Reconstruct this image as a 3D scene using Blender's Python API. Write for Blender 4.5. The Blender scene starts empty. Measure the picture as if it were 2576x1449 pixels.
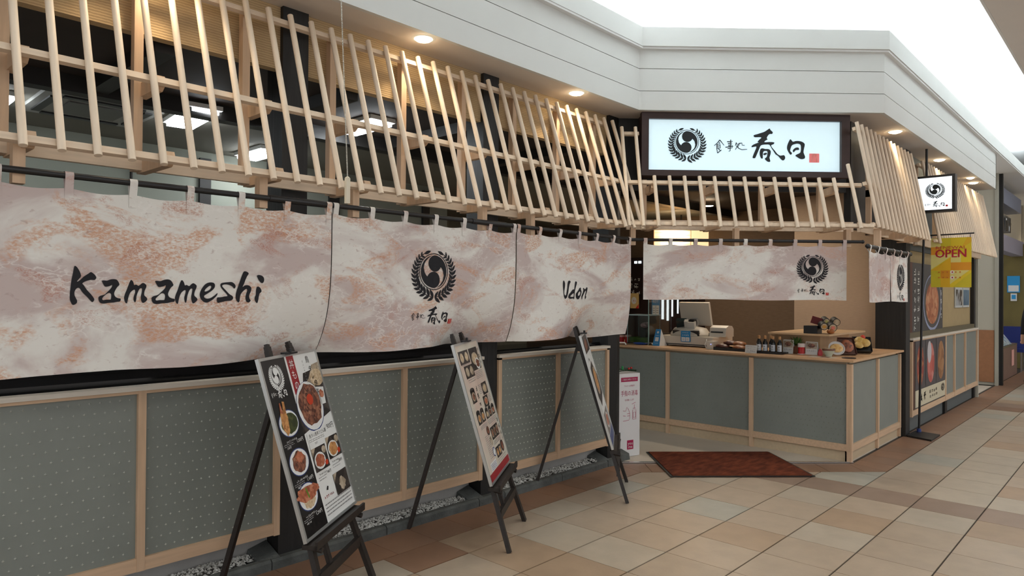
import bpy, bmesh, math, random
from mathutils import Vector, Matrix
from mathutils.geometry import tessellate_polygon
random.seed(7)
SC = bpy.context.scene
COL = SC.collection
PI = math.pi
R2 = 2 ** .5

# ------------------------------------------------------------------ camera
FPX, YAW, PITCH, ROLL = 1739.5, math.radians(42.957), math.radians(.4665), math.radians(.407)
fw = Vector((math.cos(YAW) * math.cos(PITCH), math.sin(YAW) * math.cos(PITCH), math.sin(PITCH)))
rt = Vector((math.sin(YAW), -math.cos(YAW), 0))
up = rt.cross(fw)
rt, up = math.cos(ROLL) * rt + math.sin(ROLL) * up, -math.sin(ROLL) * rt + math.cos(ROLL) * up
cam = bpy.data.cameras.new('camera')
cam.sensor_fit = 'HORIZONTAL'
cam.sensor_width = 36
cam.lens = FPX * 36 / 2576
cam.clip_start = .05
camo = bpy.data.objects.new('camera', cam)
COL.objects.link(camo)
camo.matrix_world = Matrix(((rt.x, up.x, -fw.x, 0), (rt.y, up.y, -fw.y, 0), (rt.z, up.z, -fw.z, 1.5), (0, 0, 0, 1)))
SC.camera = camo

# ------------------------------------------------------------------ light and exposure
SC.view_settings.view_transform = 'Standard'
SC.view_settings.look = 'None'
SC.view_settings.exposure = 0.38
SC.view_settings.gamma = 1
SC.view_settings.use_curve_mapping = False
SC.cycles.use_denoising = True
SC.cycles.max_bounces = 5
SC.cycles.diffuse_bounces = 3
SC.cycles.glossy_bounces = 2
SC.cycles.use_adaptive_sampling = True
SC.cycles.adaptive_threshold = .1
SC.cycles.adaptive_min_samples = 16
SC.cycles.sample_clamp_indirect = 6
W = bpy.data.worlds.new('mall_ambient')
SC.world = W
W.use_nodes = True
W.node_tree.nodes['Background'].inputs[0].default_value = (.97, .98, 1, 1)
W.node_tree.nodes['Background'].inputs[1].default_value = .72


def area(name, loc, size, power, color, rot=(0, 0, 0)):
    l = bpy.data.lights.new(name, 'AREA')
    l.shape = 'RECTANGLE'
    l.size, l.size_y = size
    l.energy = power
    l.color = color
    o = bpy.data.objects.new(name, l)
    COL.objects.link(o)
    o.location = loc
    o.rotation_euler = rot
    return o


COOL = (.9, .97, 1)
# fluorescent tubes lying on the cove ledge, shining up into the vault
area('cove_tube_light', (.5, 3.48, 3.70), (9, .12), 130, COOL, (PI, 0, 0))
area('cove_tube_light', (5.98, 2.66, 3.70), (2.0, .12), 32, COOL, (PI, 0, -PI / 4))
area('cove_tube_light', (11.5, 1.93, 3.70), (9, .12), 120, COOL, (PI, 0, 0))
# unseen mall ceiling lamps, added for general light
for lx in (-2.5, 1.0, 4.5, 8.0, 11.5, 15):
    area('unseen_mall_light', (lx, -.9, 3.78), (.9, .9), 16, (1, .96, .9))

# ------------------------------------------------------------------ materials
MATS = {}


def lin(c):
    return tuple(((v / 255) / 12.92 if v / 255 <= .04045 else ((v / 255 + .055) / 1.055) ** 2.4) for v in c)


def nodes(name):
    m = bpy.data.materials.new(name)
    m.use_nodes = True
    nt = m.node_tree
    return m, nt, nt.nodes['Principled BSDF'], nt.nodes, nt.links


def mat(name, col, rough=.6, var=.0, scale=8, stretch=(1, 1, 1), col2=None, bump=0, bscale=None, metal=0, spec=.5, emit=None, estr=0, detail=4, rnd=0, ramp=(.35, .65), alpha=None, trans=0):
    """plain or two-tone noise material in object space"""
    if name in MATS:
        return MATS[name]
    m, nt, b, N, L = nodes(name)
    b.inputs['Roughness'].default_value = rough
    b.inputs['Metallic'].default_value = metal
    b.inputs['Specular IOR Level'].default_value = spec
    b.inputs['Base Color'].default_value = (*col, 1)
    if trans:
        b.inputs['Transmission Weight'].default_value = trans
    if emit:
        b.inputs['Emission Color'].default_value = (*emit, 1)
        b.inputs['Emission Strength'].default_value = estr
    if var or col2 or bump or rnd:
        tc = N.new('ShaderNodeTexCoord')
        mp = N.new('ShaderNodeMapping')
        mp.inputs['Scale'].default_value = stretch
        L.new(tc.outputs['Object'], mp.inputs['Vector'])
        nz = N.new('ShaderNodeTexNoise')
        nz.inputs['Scale'].default_value = scale
        nz.inputs['Detail'].default_value = detail
        L.new(mp.outputs[0], nz.inputs['Vector'])
        src = None
        if var or col2:
            rp = N.new('ShaderNodeValToRGB')
            c2 = col2 or tuple(max(0, v * (1 - var)) for v in col)
            rp.color_ramp.elements[0].position = ramp[0]
            rp.color_ramp.elements[1].position = ramp[1]
            rp.color_ramp.elements[0].color = (*c2, 1)
            rp.color_ramp.elements[1].color = (*col, 1)
            L.new(nz.outputs['Fac'], rp.inputs[0])
            src = rp.outputs[0]
        if rnd:
            oi = N.new('ShaderNodeObjectInfo')
            mr = N.new('ShaderNodeMapRange')
            mr.inputs[3].default_value = 1 - rnd
            mr.inputs[4].default_value = 1 + rnd
            L.new(oi.outputs['Random'], mr.inputs[0])
            mx = N.new('ShaderNodeMix')
            mx.data_type = 'RGBA'
            mx.blend_type = 'MULTIPLY'
            mx.inputs[0].default_value = 1
            if src:
                L.new(src, mx.inputs[6])
            else:
                mx.inputs[6].default_value = (*col, 1)
            L.new(mr.outputs[0], mx.inputs[7])
            src = mx.outputs[2]
            # shift the grain from piece to piece
            ad = N.new('ShaderNodeVectorMath')
            sc = N.new('ShaderNodeVectorMath')
            sc.operation = 'SCALE'
            sc.inputs[0].default_value = (7, 3, 5)
            L.new(oi.outputs['Random'], sc.inputs['Scale'])
            L.new(tc.outputs['Object'], ad.inputs[0])
            L.new(sc.outputs[0], ad.inputs[1])
            L.new(ad.outputs[0], mp.inputs['Vector'])
        if src:
            L.new(src, b.inputs['Base Color'])
        if bump:
            bp = N.new('ShaderNodeBump')
            bp.inputs['Strength'].default_value = bump
            bp.inputs['Distance'].default_value = .01
            if bscale:
                n2 = N.new('ShaderNodeTexNoise')
                n2.inputs['Scale'].default_value = bscale
                L.new(mp.outputs[0], n2.inputs['Vector'])
                L.new(n2.outputs['Fac'], bp.inputs['Height'])
            else:
                L.new(nz.outputs['Fac'], bp.inputs['Height'])
            L.new(bp.outputs[0], b.inputs['Normal'])
    MATS[name] = m
    return m


def S(*c):
    return lin(c)


M_DOWEL = mat('pale_dowel_wood', S(233, 214, 190), .55, .12, 3, (14, 14, 1.2), rnd=.05)
M_BATTEN = mat('pale_batten_wood', S(230, 208, 182), .6, .13, 3, (1.2, 14, 14), rnd=.04)
M_FRAMEW = mat('frame_wood_x', S(212, 180, 148), .6, .14, 3, (1.2, 16, 16), rnd=.04)
M_FRAMEV = mat('frame_wood_z', S(214, 182, 150), .6, .14, 3, (16, 16, 1.2), rnd=.04)
M_CAP = mat('cap_rail_pale', S(214, 206, 192), .5, .08, 3, (1.2, 16, 16))
M_PANEL = mat('embossed_panel', S(130, 136, 130), .5, .06, 5)
M_POST = mat('black_stained_wood', (.013, .012, .0115), .55, .4, 3, (16, 16, 1), bump=.25)
M_BLACK = mat('black_metal', (.01, .01, .011), .4)
M_EASEL = mat('dark_easel_wood', (.022, .016, .013), .5, .4, 4, (12, 12, 12))
M_WHITE = mat('white_paint', (.78, .79, .77), .7)
M_FASCIA = mat('fascia_paint', (.72, .735, .71), .7, .03, 2)
M_SOFFIT = mat('soffit_paint', (.74, .68, .62), .8, .03, 2)
M_VAULT = mat('vault_paint', (.88, .9, .9), .9)
M_CEIL = mat('mall_ceiling_paint', S(236, 232, 228), .9, .03, 2)
M_CONC = mat('plinth_plaster', S(176, 174, 170), .8, .16, 3, bump=.2, bscale=60)
M_KERB = mat('kerb_stone', S(96, 100, 98), .85, .35, 10, bump=.5, bscale=60, rnd=.12)
M_GRAVEL = mat('white_gravel', S(222, 222, 216), .85, .0, col2=S(150, 148, 142), scale=24, ramp=(.3, .5))
M_GROUT = mat('grout', (.05, .04, .032), .9)
M_ENTRY = mat('entrance_vinyl', S(206, 196, 180), .45, .06, 4)
M_METAL = mat('brushed_metal', (.7, .7, .68), .25, metal=1)
M_CREAM = mat('cream_plastic', S(206, 196, 180), .45)
M_PRINTW = mat('print_white', (.75, .76, .74), .35)
M_PRINTK = mat('print_black', (.012, .012, .013), .35)
M_INK = mat('noren_ink', (.008, .008, .012), .8)
M_SEAL = mat('seal_red', S(200, 40, 34), .7)
M_SEALW = mat('seal_pale', S(226, 150, 140), .7)
M_GREYTXT = mat('print_grey', (.28, .28, .28), .4)
M_RED = mat('print_red', S(150, 30, 36), .4)
M_INTC = mat('interior_ceiling_grey', S(120, 117, 108), .9, .06, 2)
M_INTD = mat('interior_ceiling_dark', S(52, 40, 33), .8, .3, 3)
M_INTW = mat('interior_wall_grey', S(140, 143, 132), .85, .05, 2)
M_BROWNW = mat('brown_wallpaper', S(122, 102, 84), .8, .12, 12, (1, 1, 6))
M_BEIGEW = mat('beige_wallpaper', S(190, 166, 142), .8, .06, 20, (1, 1, 4))
M_TUBE = mat('lamp_glow', (1, 1, 1), .5, emit=(.9, .96, 1), estr=28)
M_WARM = mat('warm_lamp_glow', (1, 1, 1), .5, emit=(1, .82, .55), estr=22)


def header_material():
    m, nt, b, N, L = nodes('ribbed_wallpaper')
    tc = N.new('ShaderNodeTexCoord')
    wv = N.new('ShaderNodeTexWave')
    wv.bands_direction = 'Z'
    wv.inputs['Scale'].default_value = 24
    wv.inputs['Distortion'].default_value = 1.2
    wv.inputs['Detail'].default_value = 2
    wv.inputs['Detail Scale'].default_value = 3
    L.new(tc.outputs['Object'], wv.inputs['Vector'])
    rp = N.new('ShaderNodeValToRGB')
    rp.color_ramp.elements[0].color = (*S(176, 148, 108), 1)
    rp.color_ramp.elements[1].color = (*S(200, 172, 130), 1)
    L.new(wv.outputs['Fac'], rp.inputs[0])
    L.new(rp.outputs[0], b.inputs['Base Color'])
    bp = N.new('ShaderNodeBump')
    bp.inputs['Strength'].default_value = .4
    bp.inputs['Distance'].default_value = .004
    L.new(wv.outputs['Fac'], bp.inputs['Height'])
    L.new(bp.outputs[0], b.inputs['Normal'])
    b.inputs['Roughness'].default_value = .8
    return m


M_HEADER = header_material()


def noren_material(name, off, tint, vein_k=.55, psc=1.9, vlo=.50, vsc=9):
    """cloth printed with washed stone: grey white clouds, mauve drifts, rust patches, pale veins"""
    m, nt, b, N, L = nodes(name)
    tc = N.new('ShaderNodeTexCoord')
    mp = N.new('ShaderNodeMapping')
    mp.inputs['Location'].default_value = off
    mp.inputs['Rotation'].default_value = (0, .55, 0)
    mp.inputs['Scale'].default_value = (1, 1, 1.9)
    L.new(tc.outputs['Object'], mp.inputs['Vector'])

    def noise(scale, detail, dist=0, rough=.55):
        n = N.new('ShaderNodeTexNoise')
        n.inputs['Scale'].default_value = scale
        n.inputs['Detail'].default_value = detail
        n.inputs['Distortion'].default_value = dist
        n.inputs['Roughness'].default_value = rough
        L.new(mp.outputs[0], n.inputs['Vector'])
        return n.outputs['Fac']

    def ramp(src, a, c):
        r = N.new('ShaderNodeMapRange')
        r.interpolation_type = 'SMOOTHSTEP'
        r.inputs[1].default_value = a
        r.inputs[2].default_value = c
        L.new(src, r.inputs[0])
        return r.outputs[0]

    def mul(a, c):
        r = N.new('ShaderNodeMath')
        r.operation = 'MULTIPLY'
        L.new(a, r.inputs[0])
        if isinstance(c, float):
            r.inputs[1].default_value = c
        else:
            L.new(c, r.inputs[1])
        return r.outputs[0]

    def mix(fac, c0, c1):
        x = N.new('ShaderNodeMix')
        x.data_type = 'RGBA'
        L.new(fac, x.inputs[0])
        for i, c in ((6, c0), (7, c1)):
            if isinstance(c, tuple):
                x.inputs[i].default_value = (*c, 1)
            else:
                L.new(c, x.inputs[i])
        return x.outputs[2]
    big = noise(1.5, 6, .7)
    mid = noise(3.2, 6, 1.0)
    fine = noise(55, 3, .3, .7)
    grit = noise(160, 2, 0, .7)
    c = mix(ramp(big, .42, .56), S(200, 185, 181), S(229, 227, 221))
    patch = mul(ramp(noise(psc, 5, .9, .62), .515, .60), ramp(fine, .30, .66))
    c = mix(mul(patch, tint), c, S(206, 152, 116))
    patch2 = mul(ramp(noise(3.6, 5, .6, .62), .565, .66), ramp(grit, .34, .66))
    c = mix(mul(patch2, .75), c, S(182, 120, 96))
    vo = N.new('ShaderNodeTexVoronoi')
    vo.feature = 'DISTANCE_TO_EDGE'
    vo.inputs['Scale'].default_value = vsc
    dm = N.new('ShaderNodeVectorMath')
    dm.operation = 'MULTIPLY_ADD'
    nc = N.new('ShaderNodeTexNoise')
    nc.inputs['Scale'].default_value = 7
    nc.inputs['Detail'].default_value = 5
    L.new(mp.outputs[0], nc.inputs['Vector'])
    L.new(nc.outputs['Color'], dm.inputs[0])
    dm.inputs[1].default_value = (.34, .34, .34)
    L.new(mp.outputs[0], dm.inputs[2])
    L.new(dm.outputs[0], vo.inputs['Vector'])
    inv = N.new('ShaderNodeMath')
    inv.operation = 'SUBTRACT'
    inv.inputs[0].default_value = 1
    L.new(ramp(vo.outputs['Distance'], .0, .09), inv.inputs[1])
    vein = mul(mul(inv.outputs[0], ramp(mid, vlo, vlo + .12)), vein_k)
    c = mix(vein, c, S(238, 236, 231))
    c = mix(mul(ramp(noise(28, 4, .5), .60, .72), .45), c, S(168, 142, 136))
    L.new(c, b.inputs['Base Color'])
    b.inputs['Roughness'].default_value = .9
    b.inputs['Specular IOR Level'].default_value = .15
    wv = N.new('ShaderNodeBump')
    wv.inputs['Strength'].default_value = .06
    wv.inputs['Distance'].default_value = .003
    L.new(grit, wv.inputs['Height'])
    L.new(wv.outputs[0], b.inputs['Normal'])
    return m


def food_material(name, cols, scale=60):
    m, nt, b, N, L = nodes(name)
    tc = N.new('ShaderNodeTexCoord')
    nz = N.new('ShaderNodeTexNoise')
    nz.inputs['Scale'].default_value = scale * .5
    nz.inputs['Detail'].default_value = 4
    L.new(tc.outputs['Object'], nz.inputs['Vector'])
    vo = N.new('ShaderNodeTexVoronoi')
    vo.inputs['Scale'].default_value = scale
    ad = N.new('ShaderNodeVectorMath')
    ad.operation = 'MULTIPLY_ADD'
    L.new(nz.outputs['Color'], ad.inputs[0])
    ad.inputs[1].default_value = (.03, .03, .03)
    L.new(tc.outputs['Object'], ad.inputs[2])
    L.new(ad.outputs[0], vo.inputs['Vector'])
    rp = N.new('ShaderNodeValToRGB')
    e = rp.color_ramp.elements
    while len(e) < len(cols):
        e.new(.5)
    for i, c in enumerate(cols):
        e[i].position = i / max(1, len(cols) - 1)
        e[i].color = (*S(*c), 1)
    sp = N.new('ShaderNodeSeparateColor')
    L.new(vo.outputs['Color'], sp.inputs[0])
    mx = N.new('ShaderNodeMath')
    mx.operation = 'MULTIPLY_ADD'
    L.new(sp.outputs[0], mx.inputs[0])
    mx.inputs[1].default_value = .6
    ms = N.new('ShaderNodeMath')
    ms.operation = 'MULTIPLY'
    L.new(nz.outputs['Fac'], ms.inputs[0])
    ms.inputs[1].default_value = .4
    L.new(ms.outputs[0], mx.inputs[2])
    L.new(mx.outputs[0], rp.inputs[0])
    L.new(rp.outputs[0], b.inputs['Base Color'])
    b.inputs['Roughness'].default_value = .45
    return m


F_MEAT = food_material('print_food_meat', [(44, 28, 24), (92, 54, 42), (140, 88, 66), (184, 140, 110)])
F_TEMP = food_material('print_food_tempura', [(120, 70, 34), (190, 132, 76), (222, 176, 118)])
F_GREEN = food_material('print_food_greens', [(26, 32, 18), (52, 62, 28), (92, 92, 46)])
F_ORNG = food_material('print_food_orange', [(120, 60, 40), (172, 96, 66), (204, 150, 120)])
F_DARK = food_material('print_photo_dark', [(20, 18, 18), (44, 38, 36), (84, 74, 68)], 30)
F_BEIGE = food_material('print_photo_beige', [(110, 96, 80), (168, 152, 130), (204, 190, 170)], 40)
F_RICE = food_material('print_food_rice', [(150, 120, 90), (200, 176, 140), (226, 210, 186)], 80)


# ------------------------------------------------------------------ mesh helpers
class MB:
    def __init__(s):
        s.v, s.f, s.m = [], [], []

    def add(s, vs, fs, m=0):
        k = len(s.v)
        s.v += [Vector(p) for p in vs]
        for f in fs:
            s.f.append([i + k for i in f])
            s.m.append(m)
        return s

    def box(s, x0, x1, y0, y1, z0, z1, m=0):
        vs = [(x, y, z) for z in (z0, z1) for y in (y0, y1) for x in (x0, x1)]
        return s.add(vs, [(0, 2, 3, 1), (4, 5, 7, 6), (0, 1, 5, 4), (2, 6, 7, 3), (0, 4, 6, 2), (1, 3, 7, 5)], m)

    def obox(s, mw, hx, hy, hz, m=0):
        k = len(s.v)
        s.box(-hx, hx, -hy, hy, -hz, hz, m)
        for i in range(k, len(s.v)):
            s.v[i] = mw @ s.v[i]
        return s

    def bar(s, a, b, w, d, m=0, up=(0, 0, 1)):
        """square bar from a to b: w across, d along 'up'"""
        a, b = Vector(a), Vector(b)
        z = (b - a).normalized()
        x = z.cross(Vector(up))
        x = x.normalized() if x.length > 1e-5 else Vector((1, 0, 0))
        y = x.cross(z)
        vs = [p + x * sx * w / 2 + y * sy * d / 2 for p in (a, b) for sy in (-1, 1) for sx in (-1, 1)]
        return s.add(vs, [(0, 2, 3, 1), (4, 5, 7, 6), (0, 1, 5, 4), (2, 6, 7, 3), (0, 4, 6, 2), (1, 3, 7, 5)], m)

    def cyl(s, a, b, r0, r1=None, n=12, m=0, caps=True):
        a, b = Vector(a), Vector(b)
        r1 = r0 if r1 is None else r1
        z = (b - a).normalized()
        x = z.orthogonal().normalized()
        y = z.cross(x)
        vs = []
        for p, r in ((a, r0), (b, r1)):
            vs += [p + (x * math.cos(2 * PI * i / n) + y * math.sin(2 * PI * i / n)) * r for i in range(n)]
        fs = [(i, (i + 1) % n, n + (i + 1) % n, n + i) for i in range(n)]
        if caps:
            fs += [tuple(range(n - 1, -1, -1)), tuple(range(n, 2 * n))]
        return s.add(vs, fs, m)

    def tube(s, pts, r, n=8, m=0):
        for i in range(len(pts) - 1):
            s.cyl(pts[i], pts[i + 1], r, n=n, m=m)
        return s

    def lathe(s, prof, c=(0, 0, 0), n=20, m=0):
        c = Vector(c)
        vs = [c + Vector((r * math.cos(2 * PI * i / n), r * math.sin(2 * PI * i / n), z)) for r, z in prof for i in range(n)]
        fs = [(j * n + i, j * n + (i + 1) % n, (j + 1) * n + (i + 1) % n, (j + 1) * n + i) for j in range(len(prof) - 1) for i in range(n)]
        fs += [tuple(range(n - 1, -1, -1)), tuple(range((len(prof) - 1) * n, len(prof) * n))]
        return s.add(vs, fs, m)

    def ball(s, c, r, n=10, m=0, sc=(1, 1, 1)):
        c = Vector(c)
        k = n // 2
        vs, fs = [c + Vector((0, 0, -r * sc[2]))], []
        for j in range(1, k):
            t = -PI / 2 + PI * j / k
            vs += [c + Vector((r * sc[0] * math.cos(t) * math.cos(2 * PI * i / n), r * sc[1] * math.cos(t) * math.sin(2 * PI * i / n), r * sc[2] * math.sin(t))) for i in range(n)]
        vs.append(c + Vector((0, 0, r * sc[2])))
        top = len(vs) - 1
        for i in range(n):
            fs.append((0, 1 + (i + 1) % n, 1 + i))
            fs.append((top, top - n + i, top - n + (i + 1) % n))
            for j in range(k - 2):
                a = 1 + j * n
                fs.append((a + i, a + (i + 1) % n, a + n + (i + 1) % n, a + n + i))
        return s.add(vs, fs, m)

    def prism(s, pts, z0, z1, m=0):
        n = len(pts)
        vs = [(x, y, z0) for x, y in pts] + [(x, y, z1) for x, y in pts]
        return s.add(vs, [tuple(range(n - 1, -1, -1)), tuple(range(n, 2 * n))] + [(i, (i + 1) % n, n + (i + 1) % n, n + i) for i in range(n)], m)

    def grid(s, fn, nu, nv, m=0):
        vs = [fn(i / nu, j / nv) for j in range(nv + 1) for i in range(nu + 1)]
        return s.add(vs, [(j * (nu + 1) + i, j * (nu + 1) + i + 1, (j + 1) * (nu + 1) + i + 1, (j + 1) * (nu + 1) + i) for j in range(nv) for i in range(nu)], m)

    def flat(s, loops, fn, m=0, step=None):
        """filled 2-D outline (first loop outer, others holes) mapped by fn(a, b)"""
        tri = tessellate_polygon([[Vector((p[0], p[1], 0)) for p in l] for l in loops])
        pts = [p for l in loops for p in l]
        polys = [[pts[i] for i in t] for t in tri]
        if step:
            out = []
            for p in polys:
                a0 = math.floor(min(q[0] for q in p) / step)
                a1 = math.floor(max(q[0] for q in p) / step)
                for k in range(a0, a1 + 1):
                    q = clip(clip(p, 1, 0, k * step), -1, 0, -(k + 1) * step)
                    if len(q) > 2:
                        out.append(q)
            polys = out
        for p in polys:
            ar = sum(p[i][0] * p[(i + 1) % len(p)][1] - p[(i + 1) % len(p)][0] * p[i][1] for i in range(len(p)))
            if abs(ar) < 1e-10:
                continue
            if ar < 0:
                p = p[::-1]
            s.add([fn(*q) for q in p], [tuple(range(len(p)))], m)
        return s

    def mesh(s, name, mats, smooth=False, inv=None):
        me = bpy.data.meshes.new(name)
        vs = s.v if inv is None else [inv @ p for p in s.v]
        me.from_pydata([tuple(p) for p in vs], [], s.f)
        for x in (mats if isinstance(mats, (list, tuple)) else [mats]):
            me.materials.append(x)
        for p, k in zip(me.polygons, s.m):
            p.material_index = k
            p.use_smooth = smooth
        me.update()
        if smooth:
            try:
                me.set_sharp_from_angle(angle=math.radians(40))
            except Exception:
                pass
        return me

    def build(s, name, mats, parent=None, smooth=False, world=True, fix=False):
        inv = None
        if parent is not None and world:
            inv = mwi(parent)
        me = s.mesh(name, mats, smooth, inv)
        if fix:
            bm = bmesh.new()
            bm.from_mesh(me)
            bmesh.ops.recalc_face_normals(bm, faces=bm.faces)
            bm.to_mesh(me)
            bm.free()
        return put(name, me, parent)


def clip(p, a, b, c):
    """keep a*x + b*y >= c"""
    out = []
    for i in range(len(p)):
        q, r = p[i], p[(i + 1) % len(p)]
        dq, dr = a * q[0] + b * q[1] - c, a * r[0] + b * r[1] - c
        if dq >= -1e-9:
            out.append(q)
        if dq * dr < 0:
            t = dq / (dq - dr)
            out.append((q[0] + (r[0] - q[0]) * t, q[1] + (r[1] - q[1]) * t))
    return out


def mwl(o):
    m = Matrix.Translation(o.location) @ o.rotation_euler.to_matrix().to_4x4()
    return mwl(o.parent) @ m if o.parent else m


def mwi(o):
    return mwl(o).inverted()


def put(name, me, parent=None, loc=None):
    o = bpy.data.objects.new(name, me)
    COL.objects.link(o)
    if parent is not None:
        o.parent = parent
    if loc is not None:
        o.location = loc
    return o


def tag(o, label, cat=None, group=None, kind=None):
    o['label'] = label
    if cat:
        o['category'] = cat
    if group:
        o['group'] = group
    if kind:
        o['kind'] = kind
    return o


def thing(name, loc, label, cat, group=None, rotz=0, kind=None):
    o = bpy.data.objects.new(name, None)
    COL.objects.link(o)
    o.empty_display_size = .1
    o.location = loc
    o.rotation_euler = (0, 0, rotz)
    return tag(o, label, cat, group, kind)


def one(name, mb, mats, loc, label, cat, group=None, kind=None, smooth=False, fix=False):
    """a thing that is one mesh, origin at loc; vertices given in world space"""
    me = mb.mesh(name, mats, smooth, Matrix.Translation(loc).inverted())
    if fix:
        bm = bmesh.new()
        bm.from_mesh(me)
        bmesh.ops.recalc_face_normals(bm, faces=bm.faces)
        bm.to_mesh(me)
        bm.free()
    o = put(name, me, None, loc)
    return tag(o, label, cat, group, kind)


def rotm(loc, rz=0, rx=0, ry=0):
    return Matrix.Translation(loc) @ Matrix.Rotation(rz, 4, 'Z') @ Matrix.Rotation(ry, 4, 'Y') @ Matrix.Rotation(rx, 4, 'X')


# the entrance runs at 45 degrees: s along it (to the right), d = x + y is the depth
def dg(s, d, z):
    return Vector(((d + s * R2) / 2, (d - s * R2) / 2, z))


TXT = {}


def blur(n, seed=0):
    """stand-in for n characters too blurred in the photograph to read: drawn as loose brush marks"""
    return ''.join(chr(0xE000 + (seed * 37 + i * 11) % 400) for i in range(n))


def marks(body):
    vs, fs = [], []
    for i, ch in enumerate(body):
        r = random.Random(ord(ch))
        cx = (i - (len(body) - 1) / 2) * .96
        for k in range(r.randint(3, 5)):
            y = -.34 + .68 * (k + .5) / 5 + r.uniform(-.08, .08)
            if r.random() < .55:
                p = [(-.36 + r.uniform(0, .2), y), (.02, y + r.uniform(-.05, .08)), (.36 - r.uniform(0, .2), y + r.uniform(-.04, .12))]
            else:
                x = r.uniform(-.28, .28)
                p = [(x, .38 - r.uniform(0, .3)), (x + r.uniform(-.08, .08), 0), (x + r.uniform(-.22, .22), -.36 + r.uniform(0, .2))]
            q = ribbon(p, .12, .07)
            b = len(vs)
            vs += [(cx + x, y_) for x, y_ in q]
            n = len(q) // 2
            for j in range(n - 1):
                fs.append((b + j, b + 2 * n - 1 - j, b + 2 * n - 2 - j, b + j + 1))
    return vs, fs, max(.9, len(body) * .96)


def text_polys(body):
    """outline of a line of type, 1 unit high, centred"""
    if body not in TXT and ord(body[0]) >= 0xE000 and ord(body[0]) < 0xF000:
        TXT[body] = marks(body)
    if body not in TXT:
        c = bpy.data.curves.new('type', 'FONT')
        c.body = body
        c.resolution_u = 2
        c.align_x, c.align_y = 'CENTER', 'CENTER'
        o = bpy.data.objects.new('type', c)
        COL.objects.link(o)
        bpy.context.view_layer.update()
        me = o.to_mesh()
        vs = [(v.co.x, v.co.y) for v in me.vertices]
        fs = [tuple(p.vertices) for p in me.polygons]
        w = max([v[0] for v in vs]) - min([v[0] for v in vs]) if vs else 1
        o.to_mesh_clear()
        bpy.data.objects.remove(o)
        bpy.data.curves.remove(c)
        TXT[body] = (vs, fs, w)
    return TXT[body]


def put_text(mb, body, u, v, h, fn, m, width=None, vertical=False, cond=1.0):
    if vertical:
        for i, ch in enumerate(body):
            put_text(mb, ch, u, v - i * h * 1.08, h, fn, m)
        return
    vs, fs, w = text_polys(body)
    k = h
    kx = (width / w) if width else h * cond
    mb.add([fn(u + x * kx, v + y * k) for x, y in vs], fs, m)


def ell(u, v, a, b=None, n=24, a0=0, a1=2 * PI):
    b = a if b is None else b
    return [(u + a * math.cos(a0 + (a1 - a0) * i / n), v + b * math.sin(a0 + (a1 - a0) * i / n)) for i in range(n)]


def rect(u0, u1, v0, v1):
    return [(u0, v0), (u1, v0), (u1, v1), (u0, v1)]


def loops(strs):
    return [[tuple(float(q) / 1000 for q in p.split(',')) for p in s.split()] for s in strs]


def catmull(p, n=4):
    out = []
    m = len(p)
    for i in range(m):
        a, b, c, d = p[i - 1], p[i], p[(i + 1) % m], p[(i + 2) % m]
        for k in range(n):
            t = k / n
            out.append(tuple(.5 * (2 * b[j] + (c[j] - a[j]) * t + (2 * a[j] - 5 * b[j] + 4 * c[j] - d[j]) * t * t + (3 * b[j] - a[j] - 3 * c[j] + d[j]) * t ** 3) for j in (0, 1)))
    return out


# ------------------------------------------------------------------ the emblem and the brush lettering (2-D, y up)
def emblem_loops():
    """circle with two commas inside a laurel wreath; ring radius 1"""
    L = [[ell(0, 0, 1.0, n=56), ell(0, 0, .955, n=56)]]
    head = ell(.05, .447, .445, n=30, a0=math.radians(90), a1=math.radians(338))
    comma = head + [(.46, .27), (.56, .17), (.64, .05), (.70, -.2), (.66, -.4), (.58, -.55), (.43, -.70), (.3, -.8), (.19, -.87)]
    comma += [(.89 * math.cos(t), .89 * math.sin(t)) for t in [math.radians(-76 + 166 * i / 26) for i in range(27)]]
    L.append([comma])
    L.append([[(-x, -y) for x, y in comma]])
    stem = [(-.05, -1.41), (-.32, -1.34), (-.58, -1.24), (-.80, -1.12), (-.99, -.97), (-1.15, -.80), (-1.25, -.60), (-1.31, -.38), (-1.33, -.15), (-1.31, .08), (-1.25, .29), (-1.16, .48), (-1.04, .66), (-.88, .82), (-.70, .94)]
    for sx in (-1, 1):
        st = [(x * (-sx), y) for x, y in stem] if sx > 0 else stem
        for i in range(1, len(st)):
            a, b = st[i - 1], st[i]
            dx, dy = b[0] - a[0], b[1] - a[1]
            l = math.hypot(dx, dy)
            px, py = -dy / l * .022, dx / l * .022
            L.append([[(a[0] + px, a[1] + py), (b[0] + px, b[1] + py), (b[0] - px, b[1] - py), (a[0] - px, a[1] - py)]])
            ang = math.atan2(dy, dx)
            big = 1 - .45 * (i / len(st)) ** 1.6
            for side, turn, ln in ((1, 40, .44), (-1, 48, .52)):
                th = ang + math.radians(turn) * side
                n = 6
                up_ = [(t / n, .185 * math.sin(PI * (t / n) ** .8)) for t in range(n + 1)]
                leaf = up_ + [(t, -w) for t, w in up_[-2:0:-1]]
                L.append([[(a[0] + ln * big * (t * math.cos(th) - w * math.sin(th)), a[1] + ln * big * (t * math.sin(th) + w * math.cos(th))) for t, w in leaf]])
        th = math.radians(22) if sx < 0 else math.radians(158)
        a = st[-1]
        up_ = [(t / 6, .17 * math.sin(PI * t / 6)) for t in range(7)]
        leaf = up_ + [(t, -w) for t, w in up_[-2:0:-1]]
        L.append([[(a[0] + .5 * (t * math.cos(th) - w * math.sin(th)), a[1] + .5 * (t * math.sin(th) + w * math.cos(th))) for t, w in leaf]])
    return L


EMBLEM = emblem_loops()


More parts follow.
